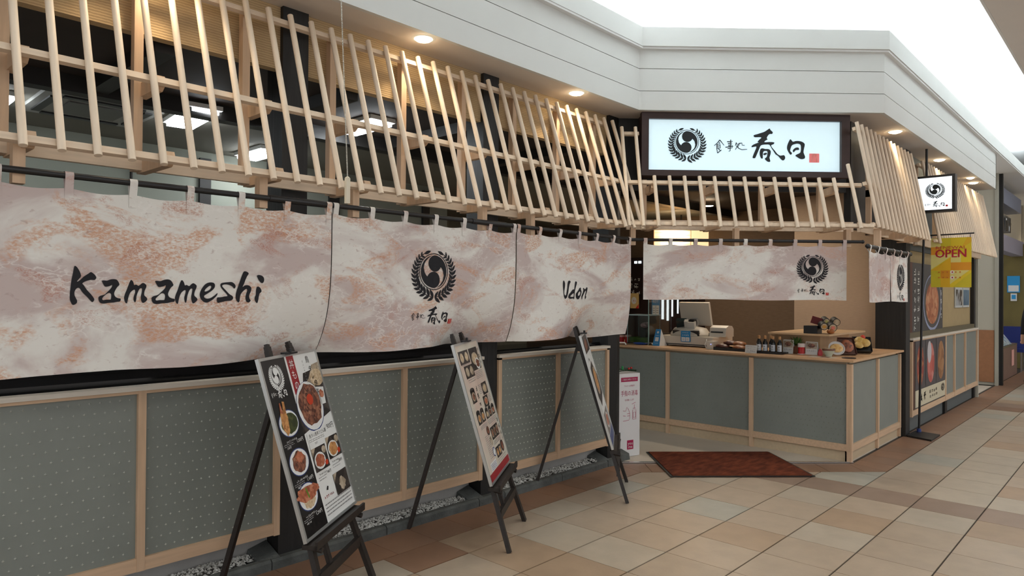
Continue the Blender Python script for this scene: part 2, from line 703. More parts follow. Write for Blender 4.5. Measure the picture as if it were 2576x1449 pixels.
def ribbon(p, w0, w1=None):
    w1 = w0 * .6 if w1 is None else w1
    l, r = [], []
    for i, q in enumerate(p):
        a, b = p[max(0, i - 1)], p[min(len(p) - 1, i + 1)]
        dx, dy = b[0] - a[0], b[1] - a[1]
        n = math.hypot(dx, dy) or 1
        w = (w0 + (w1 - w0) * i / (len(p) - 1)) / 2
        l.append((q[0] - dy / n * w, q[1] + dx / n * w))
        r.append((q[0] + dy / n * w, q[1] - dx / n * w))
    return l + r[::-1]


def wordmark_loops():
    """the five brushed characters; traced units, origin at the middle of the large first character"""
    big = [[[(1705, 75), (1720, 100), (1755, 130), (1745, 160), (1710, 160), (1680, 185), (1660, 225), (1675, 245), (1640, 265), (1625, 290), (1700, 285), (1780, 290), (1765, 320), (1730, 335), (1745, 370), (1790, 420), (1830, 470), (1880, 495), (1930, 485), (1952, 515), (1945, 550), (1915, 570), (1880, 545), (1840, 500), (1800, 475), (1770, 430), (1735, 380), (1705, 330), (1660, 325), (1600, 330), (1565, 345), (1545, 390), (1520, 450), (1490, 520), (1475, 540), (1440, 535), (1450, 490), (1480, 420), (1500, 360), (1460, 365), (1425, 370), (1425, 350), (1460, 325), (1510, 305), (1540, 295), (1515, 290), (1540, 255), (1575, 225), (1560, 212), (1500, 215), (1465, 212), (1455, 185), (1500, 170), (1560, 150), (1620, 130), (1660, 105)]],
           [[(1565, 395), (1600, 385), (1640, 395), (1690, 395), (1725, 425), (1720, 480), (1705, 530), (1720, 585), (1690, 595), (1660, 580), (1630, 545), (1660, 520), (1672, 470), (1670, 430), (1640, 425), (1610, 435), (1600, 480), (1600, 540), (1575, 540), (1555, 500), (1550, 450)]],
           [[(1605, 470), (1650, 452), (1668, 470), (1625, 492)]],
           [[(2035, 235), (2070, 275), (2110, 265), (2160, 262), (2220, 275), (2260, 310), (2250, 370), (2240, 440), (2265, 500), (2255, 535), (2200, 545), (2150, 520), (2110, 490), (2150, 465), (2190, 440), (2200, 370), (2190, 320), (2150, 305), (2110, 310), (2060, 330), (2040, 370), (2030, 420), (2060, 450), (2040, 480), (2010, 450), (1980, 390), (1985, 330), (2010, 270)]],
           [[(2070, 410), (2110, 370), (2160, 365), (2170, 400), (2120, 405), (2085, 440)]]]
    thin = [[(925, 265), (890, 310), (838, 355)], [(925, 265), (955, 300), (992, 348)], [(912, 300), (928, 318)], [(882, 330), (880, 400), (890, 468)], [(882, 335), (930, 328), (936, 392)], [(885, 362), (930, 358)], [(885, 392), (936, 388)], [(890, 468), (920, 445), (952, 418)], [(905, 400), (928, 425), (948, 432)],
            [(1040, 290), (1128, 282)], [(1097, 258), (1090, 350), (1088, 430), (1066, 440)], [(1052, 318), (1115, 308), (1110, 338)], [(1055, 345), (1110, 338)], [(1060, 366), (1126, 354), (1120, 385)], [(1048, 396), (1120, 385)], [(1014, 378), (1080, 366), (1138, 360)],
            [(1186, 300), (1176, 330), (1168, 352)], [(1180, 322), (1214, 326), (1195, 370), (1168, 412)], [(1186, 350), (1225, 392), (1270, 410), (1354, 404)], [(1228, 310), (1224, 340), (1212, 366)], [(1228, 314), (1272, 308), (1276, 340), (1316, 342)]]
    L = [[catmull(l, 2) for l in g] for g in big] + [[ribbon(t, 15, 9)] for t in thin]
    return [[[(x - 1665, 340 - y) for x, y in l] for l in g] for g in L]


WORDMARK = wordmark_loops()
SEAL = [[rect(2330 - 1665, 2488 - 1665, 340 - 595, 340 - 455)]]


def seal_text(mb, wx, wz, k, fn, m):
    for i, ch in enumerate('春日'):
        put_text(mb, ch, wx + (2409 - 1665) * k, wz + (340 - 492 - 66 * i) * k, 72 * k, fn, m, width=92 * k)


def draw(mb, L, cx, cy, k, fn, m, step=None, kx=None):
    kx = k if kx is None else kx
    for g in L:
        mb.flat([[(cx + x * kx, cy + y * k) for x, y in l] for l in g], fn, m, step)

# ================================================================== THE SETTING
YA, YB, DD = 3.53, 1.96, 8.72          # front of wall A (left run), of wall B (right run), entrance threshold (x + y)
ZS = 3.083                              # soffit

# ------------------------------------------------------------------ floor
TILE = {k: mat('floor_tile_' + k, S(*c), .42, .10, 7, rnd=.05, bump=.05, bscale=90) for k, c in dict(
    beige=(170, 151, 130), pale=(174, 160, 141), tan=(164, 139, 114), grey=(166, 161, 147), brown=(140, 108, 86), clay=(143, 108, 84), strip=(145, 122, 105)).items()}
mb = MB()
mb.prism([(-6, -7), (24, -7), (24, 4.4), (-6, 4.4)], -.12, -.006)
floor = one('floor', mb, M_GROUT, (0, 0, 0), 'mall floor of square beige tiles with a brown border along the shop', 'floor', kind='structure')

XL = [2.37 - .4 * k for k in range(18, 0, -1)] + [2.37, 2.77, 3.175, 3.578, 3.965, 4.34, 4.735, 5.14, 5.547, 5.91] + [5.91 + .4 * k for k in range(1, 44)]
YL = [1.683 - .401 * k for k in range(20, 0, -1)] + [1.683, 2.09, 2.50, 2.905, 3.18]
SPECIAL = {}      # tiles whose shade stands out: (column start, row start) -> shade


def shade(x, y, r):
    if 5.54 < x < 5.56:
        return 'strip'
    if 11.05 < x < 11.85:
        return 'brown' if x < 11.4 else 'strip'
    if (round(x, 2), round(y, 2)) in SPECIAL:
        return SPECIAL[(round(x, 2), round(y, 2))]
    if x < 3.0 and y > 2.4:
        return r.choice(['tan', 'beige', 'clay', 'tan', 'beige'])
    if x < 2.9:
        return r.choice(['beige', 'tan', 'tan', 'beige', 'pale'])
    if x > 6.2:
        return r.choice(['beige', 'pale', 'tan', 'beige', 'pale', 'grey'])
    return r.choice(['beige', 'beige', 'pale', 'pale', 'tan', 'beige', 'grey'] if x > 4.3 else ['beige', 'pale', 'beige', 'beige', 'tan'])


for a, c in {(2.37, 2.9): 'clay', (2.77, 2.5): 'tan', (2.77, 2.9): 'tan', (2.37, 2.5): 'beige', (1.97, 2.9): 'pale', (2.77, 2.09): 'tan', (3.18, 2.5): 'beige', (3.18, 2.09): 'beige',
             (3.18, 2.9): 'pale', (3.58, 2.9): 'pale', (3.96, 2.9): 'beige', (3.58, 2.5): 'beige', (4.34, 2.09): 'grey', (3.96, 1.68): 'tan', (4.34, 1.68): 'beige', (4.73, 1.68): 'pale', (5.14, 1.68): 'pale', (4.34, 1.28): 'pale', (4.73, 1.28): 'tan'}.items():
    SPECIAL[a] = c
cells = []
rr = random.Random(3)
for i in range(len(XL) - 1):
    for j in range(len(YL) - 1):
        x0, x1, y0, y1 = XL[i], XL[i + 1], YL[j], YL[j + 1]
        p = [(x0 + .002, y0 + .0045), (x1 - .002, y0 + .0045), (x1 - .002, y1 - .0045), (x0 + .002, y1 - .0045)]
        if y0 > 1.6:
            p = clip(p, -1, -1, -8.205)
        if len(p) > 2 and y0 > -7 and x1 < 24:
            cells.append((p, shade(x0, y0, rr)))
# brown border: along wall A, along the entrance, along wall B
bx = [2.477 + .3 * k for k in range(-28, 12)]
for k in range(len(bx) - 1):
    p = clip([(bx[k] + .0015, 3.185), (bx[k + 1] - .0015, 3.185), (bx[k + 1] - .0015, 3.49), (bx[k] + .0015, 3.49)], -.31, .103, -.31 * 5.028 + .103 * 3.185)
    if len(p) > 2:
        cells.append((p, 'brown' if k % 3 else 'clay'))
for k in range(9):
    s0, s1 = 1.10 + .305 * k, 1.10 + .305 * (k + 1)
    q = [dg(s0 + .002, 8.215, 0), dg(s1 - .002, 8.215, 0), dg(s1 - .002, 8.62, 0), dg(s0 + .002, 8.62, 0)]
    p = [(v.x, v.y) for v in q]
    p = clip(clip(p, .31, -.103, .31 * 5.031 - .103 * 3.185), -.302, .110, -.302 * 6.527 + .110 * 1.683)
    if len(p) > 2:
        cells.append((p, 'clay' if k % 2 else 'brown'))
for k in range(60):
    x0 = 6.5 + .3 * k
    p = [(x0 + .0015, 1.688), (x0 + .2985, 1.688), (x0 + .2985, 1.985), (x0 + .0015, 1.985)]
    if k < 2:
        p = clip(p, .302, -.110, .302 * 6.53 - .110 * 1.683)
    if len(p) > 2 and x0 < 23:
        cells.append((p, 'brown' if k % 2 else 'clay'))


def seen(p):
    """size of a floor patch as the photograph's viewer meets it"""
    c = Vector((sum(q[0] for q in p) / len(p), sum(q[1] for q in p) / len(p), -1.5))
    d = c.dot(fw)
    if d < .4:
        return 0
    x, y = FPX * c.dot(rt) / d, FPX * c.dot(up) / d
    if abs(x) > 1460 or y < -900:
        return 0
    ar = abs(sum(p[i][0] * p[(i + 1) % len(p)][1] - p[(i + 1) % len(p)][0] * p[i][1] for i in range(len(p)))) / 2
    return ar / d ** 3


order = sorted(range(len(cells)), key=lambda i: -seen(cells[i][0]))
rest = MB()
SH = {}
names = list(TILE)
for n, i in enumerate(order):
    p, sh = cells[i]
    if n < 300 and seen(p) > 0:
        ox, oy = p[0]
        key = (sh, tuple((round(x - ox, 3), round(y - oy, 3)) for x, y in p))
        if key not in SH:
            SH[key] = MB().prism([(x - ox, y - oy) for x, y in p], -.012, 0).mesh('tile', TILE[sh])
        put('tile', SH[key], floor, (ox, oy, 0))
    else:
        rest.prism(p, -.012, 0, names.index(sh))
o = rest.build('tile_field', [TILE[k] for k in names], floor)
o['kind'] = 'stuff'

mb = MB()
pe = [(5.05, 3.60), (6.63, 2.02), (14, 2.02), (14, 11), (-2, 11), (-2, 3.60)]
mb.prism(pe, -.05, .004)
one('floor_entrance', mb, M_ENTRY, (7, 4, 0), 'smooth cream vinyl floor inside the shop entrance', 'floor', kind='structure')
mb = MB()
a, b = dg(1.12, 8.665, 0), dg(3.30, 8.665, 0)
mb.bar((a.x, a.y, .004), (b.x, b.y, .004), .03, .012)
one('trim_1', mb, M_METAL, (5.9, 2.75, 0), 'bright metal threshold strip across the entrance floor', 'trim', kind='structure')

# kerb stones and gravel along wall A
kerb = thing('kerb', (3, 3.5, 0), 'low grey stone kerb at the foot of the left wall', 'kerb', kind='structure')
k0 = [-2.2, -1.3, -.4, .5, 1.35, 1.86, 2.12, 2.62, 3.42, 3.68, 4.35, 4.98]
for i in range(len(k0) - 1):
    post = k0[i] in (1.86, 3.42)
    mb = MB()
    w = .012
    y1 = 3.66 if post else 3.53
    x0, x1 = k0[i] + .003, k0[i + 1] - .003
    pr_ = [(3.482, 0), (3.482, .042), (3.494, .055), (y1, .055), (y1, 0)]
    mb.add([(x, y, z) for x in (x0, x1) for y, z in pr_], [(0, 1, 2, 3, 4), (9, 8, 7, 6, 5)] + [(i2, 5 + i2, 5 + (i2 + 1) % 5, (i2 + 1) % 5) for i2 in range(5)])
    mb.build('kerb_stone', M_KERB, kerb, fix=True)
mb = MB()
mb.prism([(4.985, 3.482), (5.10, 3.46), (5.24, 3.50), (5.25, 3.66), (4.985, 3.66)], 0, .055)
mb.build('kerb_stone', M_KERB, kerb)
# weathered stones beside each post foot
for px in (1.83, 3.385, 4.935, 5.25):
    mb = MB()
    x0, x1 = px - .045, px + .085
    mb.add([(x0, 3.50, 0), (x1, 3.49, 0), (x1, 3.66, 0), (x0, 3.66, 0), (x0 + .015, 3.515, .05), (x1, 3.50, .058), (x1, 3.655, .11), (x0 + .02, 3.65, .085)], [(3, 2, 1, 0), (4, 5, 6, 7), (0, 1, 5, 4), (1, 2, 6, 5), (2, 3, 7, 6), (3, 0, 4, 7)])
    mb.build('kerb_stone', M_KERB, kerb)
mb = MB()
rg = random.Random(5)
for k in range(4600):
    x = rg.uniform(.4, 4.98)
    if 1.88 < x < 2.10 or 3.44 < x < 3.66:
        continue
    y = rg.uniform(3.535, 3.655)
    z = .040 + .02 * math.sin(PI * (y - 3.53) / .16) + rg.uniform(-.006, .008) + .008 * math.sin(x * 9) * math.sin(x * 4 + 1)
    r = rg.uniform(.006, .013)
    q = Matrix.Translation((x, y, z)) @ Matrix.Rotation(rg.uniform(0, 6), 4, 'Z') @ Matrix.Rotation(rg.uniform(-.5, .5), 4, 'X')
    vs = [(r, 0, 0), (-r, .2 * r, 0), (0, .8 * r, .1 * r), (.1 * r, -.75 * r, 0), (0, 0, .75 * r), (0, 0, -.6 * r)]
    mb.add([q @ Vector(v) for v in vs], [(0, 2, 4), (2, 1, 4), (1, 3, 4), (3, 0, 4), (2, 0, 5), (1, 2, 5), (3, 1, 5), (0, 3, 5)])
o = one('gravel', mb, M_GRAVEL, (3, 3.58, .03), 'pale loose gravel strip between the kerb and the left wall', 'gravel', kind='stuff')

# ------------------------------------------------------------------ wall A: plinth, posts, panels, header
POSTS = [(.345, .50), (1.92, 2.077), (3.478, 3.636), (5.035, 5.195)]
mb = MB()
mb.box(-2.5, 5.05, 3.655, 3.72, 0, .20)
wallA = one('wall_front', mb, M_CONC, (2, 3.66, 0), 'low left shop wall with embossed grey panels in pale wood frames', 'wall', kind='structure')


def emboss(mb, u0, u1, z0, z1, fn, pu=.042, pz=.048, r=.0068, h=.006):
    nz = int((z1 - z0 - .03) / pz)
    nu = int((u1 - u0 - .02) / pu)
    for j in range(nz + 1):
        for i in range(nu + 1):
            u = u0 + .018 + i * pu + (pu / 2 if j % 2 else 0)
            z = z0 + .03 + j * pz
            if u > u1 - .012 or z > z1 - .015:
                continue
            vs = [fn(u, z, h)]
            for k in range(8):
                rad = r if k % 2 == 0 else r * .42
                vs.append(fn(u + rad * math.cos(k * PI / 4 + PI / 2), z + rad * math.sin(k * PI / 4 + PI / 2), 0))
            mb.add(vs, [(0, 1 + k, 1 + (k + 1) % 8) for k in range(8)])


M_EMB = mat('embossed_star', S(192, 194, 186), .35)


def bay(parent, u0, u1, zb, zt, fn, mull, front=.02, rail=.062, cap=True, stile=.034, star=True, mw=.036, em=None):
    """framed panel field: fn(u, z, out) -> world point; 'out' is towards the viewer"""
    def bx(name, a, b, z0, z1, d0, d1, m):
        k = MB()
        vs = [fn(u, z, d) for z in (z0, z1) for d in (d0, d1) for u in (a, b)]
        k.add(vs, [(0, 2, 3, 1), (4, 5, 7, 6), (0, 1, 5, 4), (2, 6, 7, 3), (0, 4, 6, 2), (1, 3, 7, 5)])
        return k.build(name, m, parent, fix=True)
    edges = [u0 + stile] + [q for m_ in mull for q in (m_ - mw / 2, m_ + mw / 2)] + [u1 - stile]
    for k in range(0, len(edges), 2):
        o = bx('panel', edges[k] - .004, edges[k + 1] + .004, zb + rail - .004, zt - .025, front - .03, front - .018, M_PANEL)
        if star:
            e = MB()
            emboss(e, edges[k], edges[k + 1], zb + rail, zt - .03, lambda u, z, d: fn(u, z, front - .0182 + d))
            s_ = e.build('embossing', em or M_EMB, o, fix=False)
            s_['kind'] = 'stuff'
    bx('bottom_rail', u0 + stile * .5, u1 - stile * .5, zb, zb + rail, front - .03, front, M_FRAMEW)
    for a in (u0, u1 - stile):
        bx('stile', a, a + stile, zb - .004, zt - .02, front - .03, front + .003, M_FRAMEV)
    for m_ in mull:
        bx('mullion', m_ - mw / 2, m_ + mw / 2, zb, zt - .02, front - .03, front + .004, M_FRAMEV)
    if cap:
        bx('top_rail', u0, u1, zt - .036, zt - .021, front - .03, front + .003, M_FRAMEW)
        bx('cap_rail', u0 - .003, u1 + .003, zt - .021, zt, front - .06, front + .012, M_CAP)


fA = lambda u, z, d: Vector((u, YA + .005 - d, z))
for i in range(3):
    u0, u1 = POSTS[i][1] + .001, POSTS[i + 1][0] - .001
    bay(wallA, u0, u1, .175, 1.05, fA, [(u0 + u1) / 2])
pl = []
for i, (a, b) in enumerate(POSTS):
    mb = MB()
    if i < 3:
        mb.box(a, b, YA, YA + .17, .05, ZS)
    else:
        mb.prism([(a, YA), (b - .02, YA), (b + .05, YA + .02), (b + .05, YA + .17), (a, YA + .17)], .05, ZS)
    if i == 0:
        continue
    one('pillar', mb, M_POST, ((a + b) / 2, YA + .08, .05), ['', 'black stained post behind the first easel', 'black stained post behind the second easel', 'black stained post beside the entrance and sanitizer stand'][i], 'post', 'black posts of the left wall', kind='structure')

mb = MB()
mb.box(-2.5, 5.06, YA + .03, YA + .09, 2.735, ZS + .02)
one('wall_header', mb, M_HEADER, (2, YA, 2.73), 'beige ribbed wall strip above the left windows', 'wall', kind='structure')
# black counter edge just inside the wall and dark sill
mb = MB()
mb.box(-2.5, 5.03, 3.62, 3.95, 1.02, 1.075)
one('window_ledge', mb, mat('black_gloss_ledge', (.008, .008, .009), .12), (2, 3.8, 1.0), 'glossy black ledge inside the left window opening', 'ledge')
mb = MB()
mb.box(-2.5, 3.66, 4.05, 4.10, .0, 1.62)
one('wall_partition', mb, mat('black_partition', (.006, .006, .007), .5), (2, 4.07, 0), 'black seat partition behind the left ledge', 'wall', kind='structure')

# ------------------------------------------------------------------ interior behind wall A
mb = MB()
mb.box(-3, 10.2, 3.66, 4.75, 2.78, 2.84)
ci = one('ceiling_interior', mb, M_INTD, (2, 4.2, 2.78), 'dark brown timber ceiling just inside the shop', 'ceiling', kind='structure')
for k in range(6):
    MB().box(.2 + 1.1 * k, .3 + 1.1 * k, 3.66, 4.75, 2.70, 2.78).build('beam', mat('interior_beam', (.012, .01, .009), .6), ci)
MB().box(-3, 10.2, 4.70, 4.80, 2.68, 2.84).build('beam', mat('interior_beam', (.012, .01, .009), .6), ci)
mb = MB()
mb.box(-3, 10.2, 4.75, 11, 2.76, 2.84)
one('ceiling_back', mb, M_INTC, (2, 7, 2.76), 'dull grey ceiling deep inside the shop', 'ceiling', kind='structure')
mb = MB()
mb.box(-3, 5.6, 6.3, 6.4, 0, 2.78)
mb.box(5.5, 5.6, 6.4, 9.1, 0, 2.78)
mb.box(5.5, 10.2, 9.0, 9.1, 0, 2.78)
wb = one('wall_back', mb, M_INTW, (2, 6.3, 0), 'grey green rear wall deep inside the shop', 'wall', kind='structure')
for x, w in ((1.02, .012), (2.05, .012), (2.62, .1), (3.45, .012), (3.95, .12), (5.2, .1)):
    MB().box(x, x + w, 6.27, 6.3, 0, 2.7).build('batten', mat('interior_beam', (.012, .01, .009), .6), wb)
mb = MB()
mb.box(-3, -2.9, 3.6, 6.3, 0, 2.8)
one('wall_left', mb, M_INTW, (-3, 6, 0), 'grey side wall at the far left of the interior', 'wall', kind='structure')


def tube_lamp(c, ln, ang, label):
    t = thing('fluorescent_light', c, label, 'ceiling light', 'fluorescent lights inside the shop', ang)
    m = mwl(t)
    mb = MB()
    mb.box(-.11, .11, -ln / 2, ln / 2, -.03, 0)
    mb.build('housing', M_WHITE, t, world=False)
    mb = MB()
    mb.box(-.09, .09, -ln / 2 + .02, ln / 2 - .02, -.055, -.03)
    mb.build('diffuser', M_TUBE, t, world=False)
    return t


tube_lamp((2.02, 4.98, 2.76), .62, -.1, 'fluorescent light beside the ceiling air conditioner seen through the lattice')
tube_lamp((2.96, 5.85, 2.76), .5, .0, 'fluorescent light left of the first black post, lowest in view')
tube_lamp((3.03, 4.36, 2.78), .5, .0, 'fluorescent light between the first two black posts behind the bead chain')
tube_lamp((.96, 5.45, 2.76), .3, .0, 'short fluorescent light at the far left behind the lattice')
ac = thing('air_conditioner', (1.50, 5.35, 2.76), 'square ceiling cassette air conditioner inside the shop', 'air conditioner')
MB().box(1.15, 1.85, 5.0, 5.70, 2.735, 2.7595).build('panel', mat('ac_grey', S(150, 150, 146), .5), ac)
mb = MB()
for a in range(4):
    q = rotm((1.50, 5.35, 2.73), a * PI / 2)
    mb.obox(q @ Matrix.Translation((0, .28, 0)), .24, .025, .006)
mb.build('air_slot', M_BLACK, ac)
MB().box(1.32, 1.68, 5.17, 5.53, 2.726, 2.736).build('intake_grille', mat('ac_grille', S(96, 96, 92), .5), ac)

# ------------------------------------------------------------------ soffit, fascia, cove, main ceiling
C1, C2, XE = (5.06, 3.24), (6.54, 1.715), 12.25
mb = MB()
mb.prism([(-5, 3.269), (5.072, 3.269), (6.552, 1.744), (XE - .03, 1.744), (XE - .03, 2.3), (6.9, 2.3), (5.5, 3.75), (-5, 3.75)], ZS + .0005, ZS + .04)
one('ceiling_soffit', mb, M_SOFFIT, (3, 3.4, ZS), 'cream soffit under the white fascia, over the lattice', 'ceiling', kind='structure')
fas = thing('trim_fascia', (5, 3, ZS), 'white stepped fascia boards running above the shop front', 'fascia', kind='structure')


def run(z0, z1, out, th, x_end, name, m):
    """board following left wall, entrance and right wall"""
    o2 = out * .414
    p0 = [(-5, 3.24 - out), (C1[0] - o2, 3.24 - out), (C2[0] - o2, C2[1] - out), (x_end, C2[1] - out)]
    i2 = (out - th) * .414
    p1 = [(-5, 3.24 - out + th), (C1[0] - i2, 3.24 - out + th), (C2[0] - i2, C2[1] - out + th), (x_end, C2[1] - out + th)]
    for k, nm in enumerate(('', '', '')):
        mb = MB()
        mb.prism([p0[k], p0[k + 1], p1[k + 1], p1[k]], z0, z1)
        mb.build(name, m, fas)


run(ZS, 3.2435, 0, .03, XE, 'fascia_board', M_FASCIA)
run(3.2485, 3.4345, 0, .03, XE, 'fascia_board', M_FASCIA)
run(3.4395, 3.62, 0, .03, XE, 'fascia_board', M_FASCIA)
run(3.24, 3.45, -.012, .02, XE, 'fascia_backing', mat('groove_grey', (.25, .25, .24), .8))
run(3.617, 3.78, .045, .06, 22, 'fascia_lip', M_FASCIA)
MB().box(XE - .03, XE, 1.715, 2.3, ZS, 3.62).build('fascia_return', M_FASCIA, fas)

mb = MB()
mb.prism([(-5, 3.2), (C1[0], 3.2), (C2[0], 1.68), (22, 1.68), (22, 2.35), (6.9, 2.35), (5.4, 3.95), (-5, 3.95)], 3.60, 3.64)
mb.prism([(-5, 3.95), (5.4, 3.95), (6.9, 2.35), (22, 2.35), (22, 2.45), (6.95, 2.45), (5.45, 4.05), (-5, 4.05)], 3.6, 4.36)
mb.box(-5, 22, 1.0, 4.1, 4.34, 4.40)
mb.box(-5, 22, .98, 1.0, 3.8, 4.36)
one('ceiling_cove', mb, M_VAULT, (5, 2.5, 3.6), 'brightly lit white ceiling cove above the fascia', 'ceiling', kind='structure')
mb = MB()
mb.box(-5, 22, -2.2, .979, 3.80, 3.9)
one('ceiling', mb, M_CEIL, (5, -3, 3.8), 'dull grey beige mall ceiling at the upper right corner', 'ceiling', kind='structure')

# ------------------------------------------------------------------ soffit downlights


def downlight(x, y, label, power=9, r=.058, aim=None):
    t = thing('downlight', (x, y, ZS), label, 'downlight', 'warm downlights in the soffit')
    mb = MB()
    n = 28
    for k in range(n):
        a0, a1 = 2 * PI * k / n, 2 * PI * (k + 1) / n
        P = lambda a, q, z: (x + q * math.cos(a), y + q * math.sin(a), z)
        mb.add([P(a0, r, ZS - .004), P(a1, r, ZS - .004), P(a1, r * 1.32, ZS - .001), P(a0, r * 1.32, ZS - .001)], [(0, 1, 2, 3)])
    mb.build('trim_ring', M_WHITE, t, smooth=True)
    mb = MB()
    mb.lathe([(r, -.003), (r * .8, -.012), (r * .3, -.02)], (x, y, ZS), n=20)
    mb.build('bulb', M_WARM, t, smooth=True)
    l = bpy.data.lights.new('downlight_beam', 'SPOT')
    l.energy = power
    l.color = (1, .78, .52)
    l.spot_size = math.radians(125)
    l.spot_blend = .6
    l.shadow_soft_size = .04
    lo = bpy.data.objects.new('downlight_beam', l)
    COL.objects.link(lo)
    lo.location = (x, y, ZS - .035)
    return t


downlight(1.2, 3.335, 'warm round downlight above the first noren, nearest the left edge')
downlight(2.757, 3.335, 'warm round downlight above the middle noren emblem')
downlight(4.31, 3.335, 'warm round downlight above the third noren')
downlight(7.35, 1.83, 'warm round downlight above the right lattice, next to the lit sign', 7)
downlight(9.2, 1.83, 'warm round downlight above the small projecting sign', 7)
downlight(10.85, 1.80, 'smaller of the paired downlights beyond the projecting sign', 4, .045)
downlight(11.35, 1.85, 'larger of the paired downlights at the far end of the soffit', 7)

for x, y, lab in ((7.5, 3.3, 'unseen lamp added in the dark ceiling over the counter display'), (8.6, 4.4, 'recessed lamp in the dark ceiling behind the entrance lattice')):
    t = thing('downlight', (x, y, 2.70), lab, 'downlight', 'lamps inside the entrance')
    MB().lathe([(.06, -.001), (.05, -.006), (.02, -.008)], (x, y, 2.70), n=18).build('bulb', M_WARM, t)
    area('entrance_lamp', (x, y, 2.685), (.1, .1), 11, (1, .84, .66))  # the lamp over the counter is unseen, added to brighten the entrance

# ------------------------------------------------------------------ entrance interior
mb = MB()
mb.box(8.5, 8.95, 2.24, 3.22, 0, 2.8)
one('wall_beige', mb, M_BEIGEW, (8.5, 2.7, 0), 'beige wall behind the counter display', 'wall', kind='structure')
mb = MB()
mb.box(10.1, 10.2, 2.3, 9.0, 0, 2.8)
one('wall_brown', mb, M_BROWNW, (10.1, 5, 0), 'brown papered wall behind the cash register', 'wall', kind='structure')
mb = MB()
mb.prism([(5.3, 3.75), (6.75, 2.3), (10.2, 2.3), (10.2, 3.7), (5.3, 3.8)], 2.70, 2.78)
one('ceiling_entrance', mb, M_INTD, (7, 3, 2.7), 'dark timber ceiling over the counter', 'ceiling', kind='structure')
mb = MB()
mb.box(6.66, 8.30, 2.02, 2.08, 2.12, ZS)
one('wall_lattice_back', mb, M_POST, (7.4, 2.05, 2.1), 'black boarding behind the right lattice', 'wall', kind='structure')
# dark board behind the sign
mb = MB()
q = [dg(1.10, 8.72, 0), dg(3.28, 8.72, 0), dg(3.28, 8.80, 0), dg(1.10, 8.80, 0)]
mb.prism([(v.x, v.y) for v in q], 2.44, ZS)
one('wall_signboard', mb, M_POST, (6, 2.7, 2.44), 'black board behind the illuminated sign', 'wall', kind='structure')

# ------------------------------------------------------------------ wall B (right run)
mb = MB()
mb.box(8.46, 12.33, YB + .05, YB + .13, 0, .2)
mb.box(8.47, 12.33, YB + .05, YB + .13, 2.02, ZS)
wallB = one('wall_right', mb, mat('plinth_grey', S(92, 98, 98), .7), (10, YB, 0), 'right shop wall with framed grey panels beyond the counter', 'wall', kind='structure')
fB = lambda u, z, d: Vector((u, YB + .005 - d, z))
bay(wallB, 8.50, 12.30, .185, 1.04, fB, [10.16, 10.70, 11.40], star=False)
mb = MB()
mb.box(8.30, 8.47, YB, 2.26, 0, ZS)
one('pillar', mb, M_POST, (8.4, 2.1, 0), 'wide black post at the right end of the counter', 'post', kind='structure')
mb = MB()
mb.box(10.3, 10.42, YB + .02, YB + .12, 0, .19)
one('pillar', mb, M_POST, (10.3, 2, 0), 'short black post foot under the right panels', 'post', kind='structure')
mb = MB()
mb.box(12.22, 12.33, YB + .02, YB + .16, 0, 2.1)
one('pillar', mb, M_POST, (12.3, 2, 0), 'black post at the far end of the right wall', 'post', kind='structure')
mb = MB()
mb.box(12.34, 12.40, YB - .01, YB + .14, 0, ZS)
one('trim_2', mb, mat('pale_trim', S(176, 174, 160), .6), (12.37, 2, 0), 'pale upright trim closing the right shop wall', 'trim', kind='structure')
mb = MB()
mb.box(8.47, 12.33, 2.03, 2.075, .2, 2.02)
one('wall_window_back', mb, mat('olive_wallpaper', S(168, 148, 108), .8, .05, 10), (10, 2.57, 0), 'beige wall seen through the right window', 'wall', kind='structure')
mb = MB()
mb.box(8.47, 12.22, 1.975, 2.03, 1.04, 1.10)
one('trim_3', mb, mat('olive_sill', S(96, 88, 66), .5), (10, 2.1, 1.04), 'dark sill inside the right window', 'trim', kind='structure')

# ================================================================== LATTICE AWNINGS
def dowel_mesh(key, length, r=.0155):
    if key not in MESHES:
        mb = MB()
        mb.cyl((0, 0, 0), (0, 0, -length), r, n=14)
        MESHES[key] = mb.mesh('dowel', M_DOWEL, True)
    return MESHES[key]


MESHES = {}


class Frame:
    """local frame of one awning run: a along the wall, out from the wall, z up"""

    def __init__(s, o, a, n):
        s.o, s.a, s.n = Vector(o), Vector(a), Vector(n)

    def __call__(s, a, out, z):
        return s.o + s.a * a + s.n * out + Vector((0, 0, z))


def tiltm(F, out0, z0, out1, z1):
    """rotation that turns -Z into the slope direction of the dowels"""
    d = (F.n * (out1 - out0) + Vector((0, 0, z1 - z0)))
    ln = d.length
    zax = -d.normalized()
    xax = F.a
    yax = zax.cross(xax)
    return Matrix((xax, yax, zax)).transposed(), ln


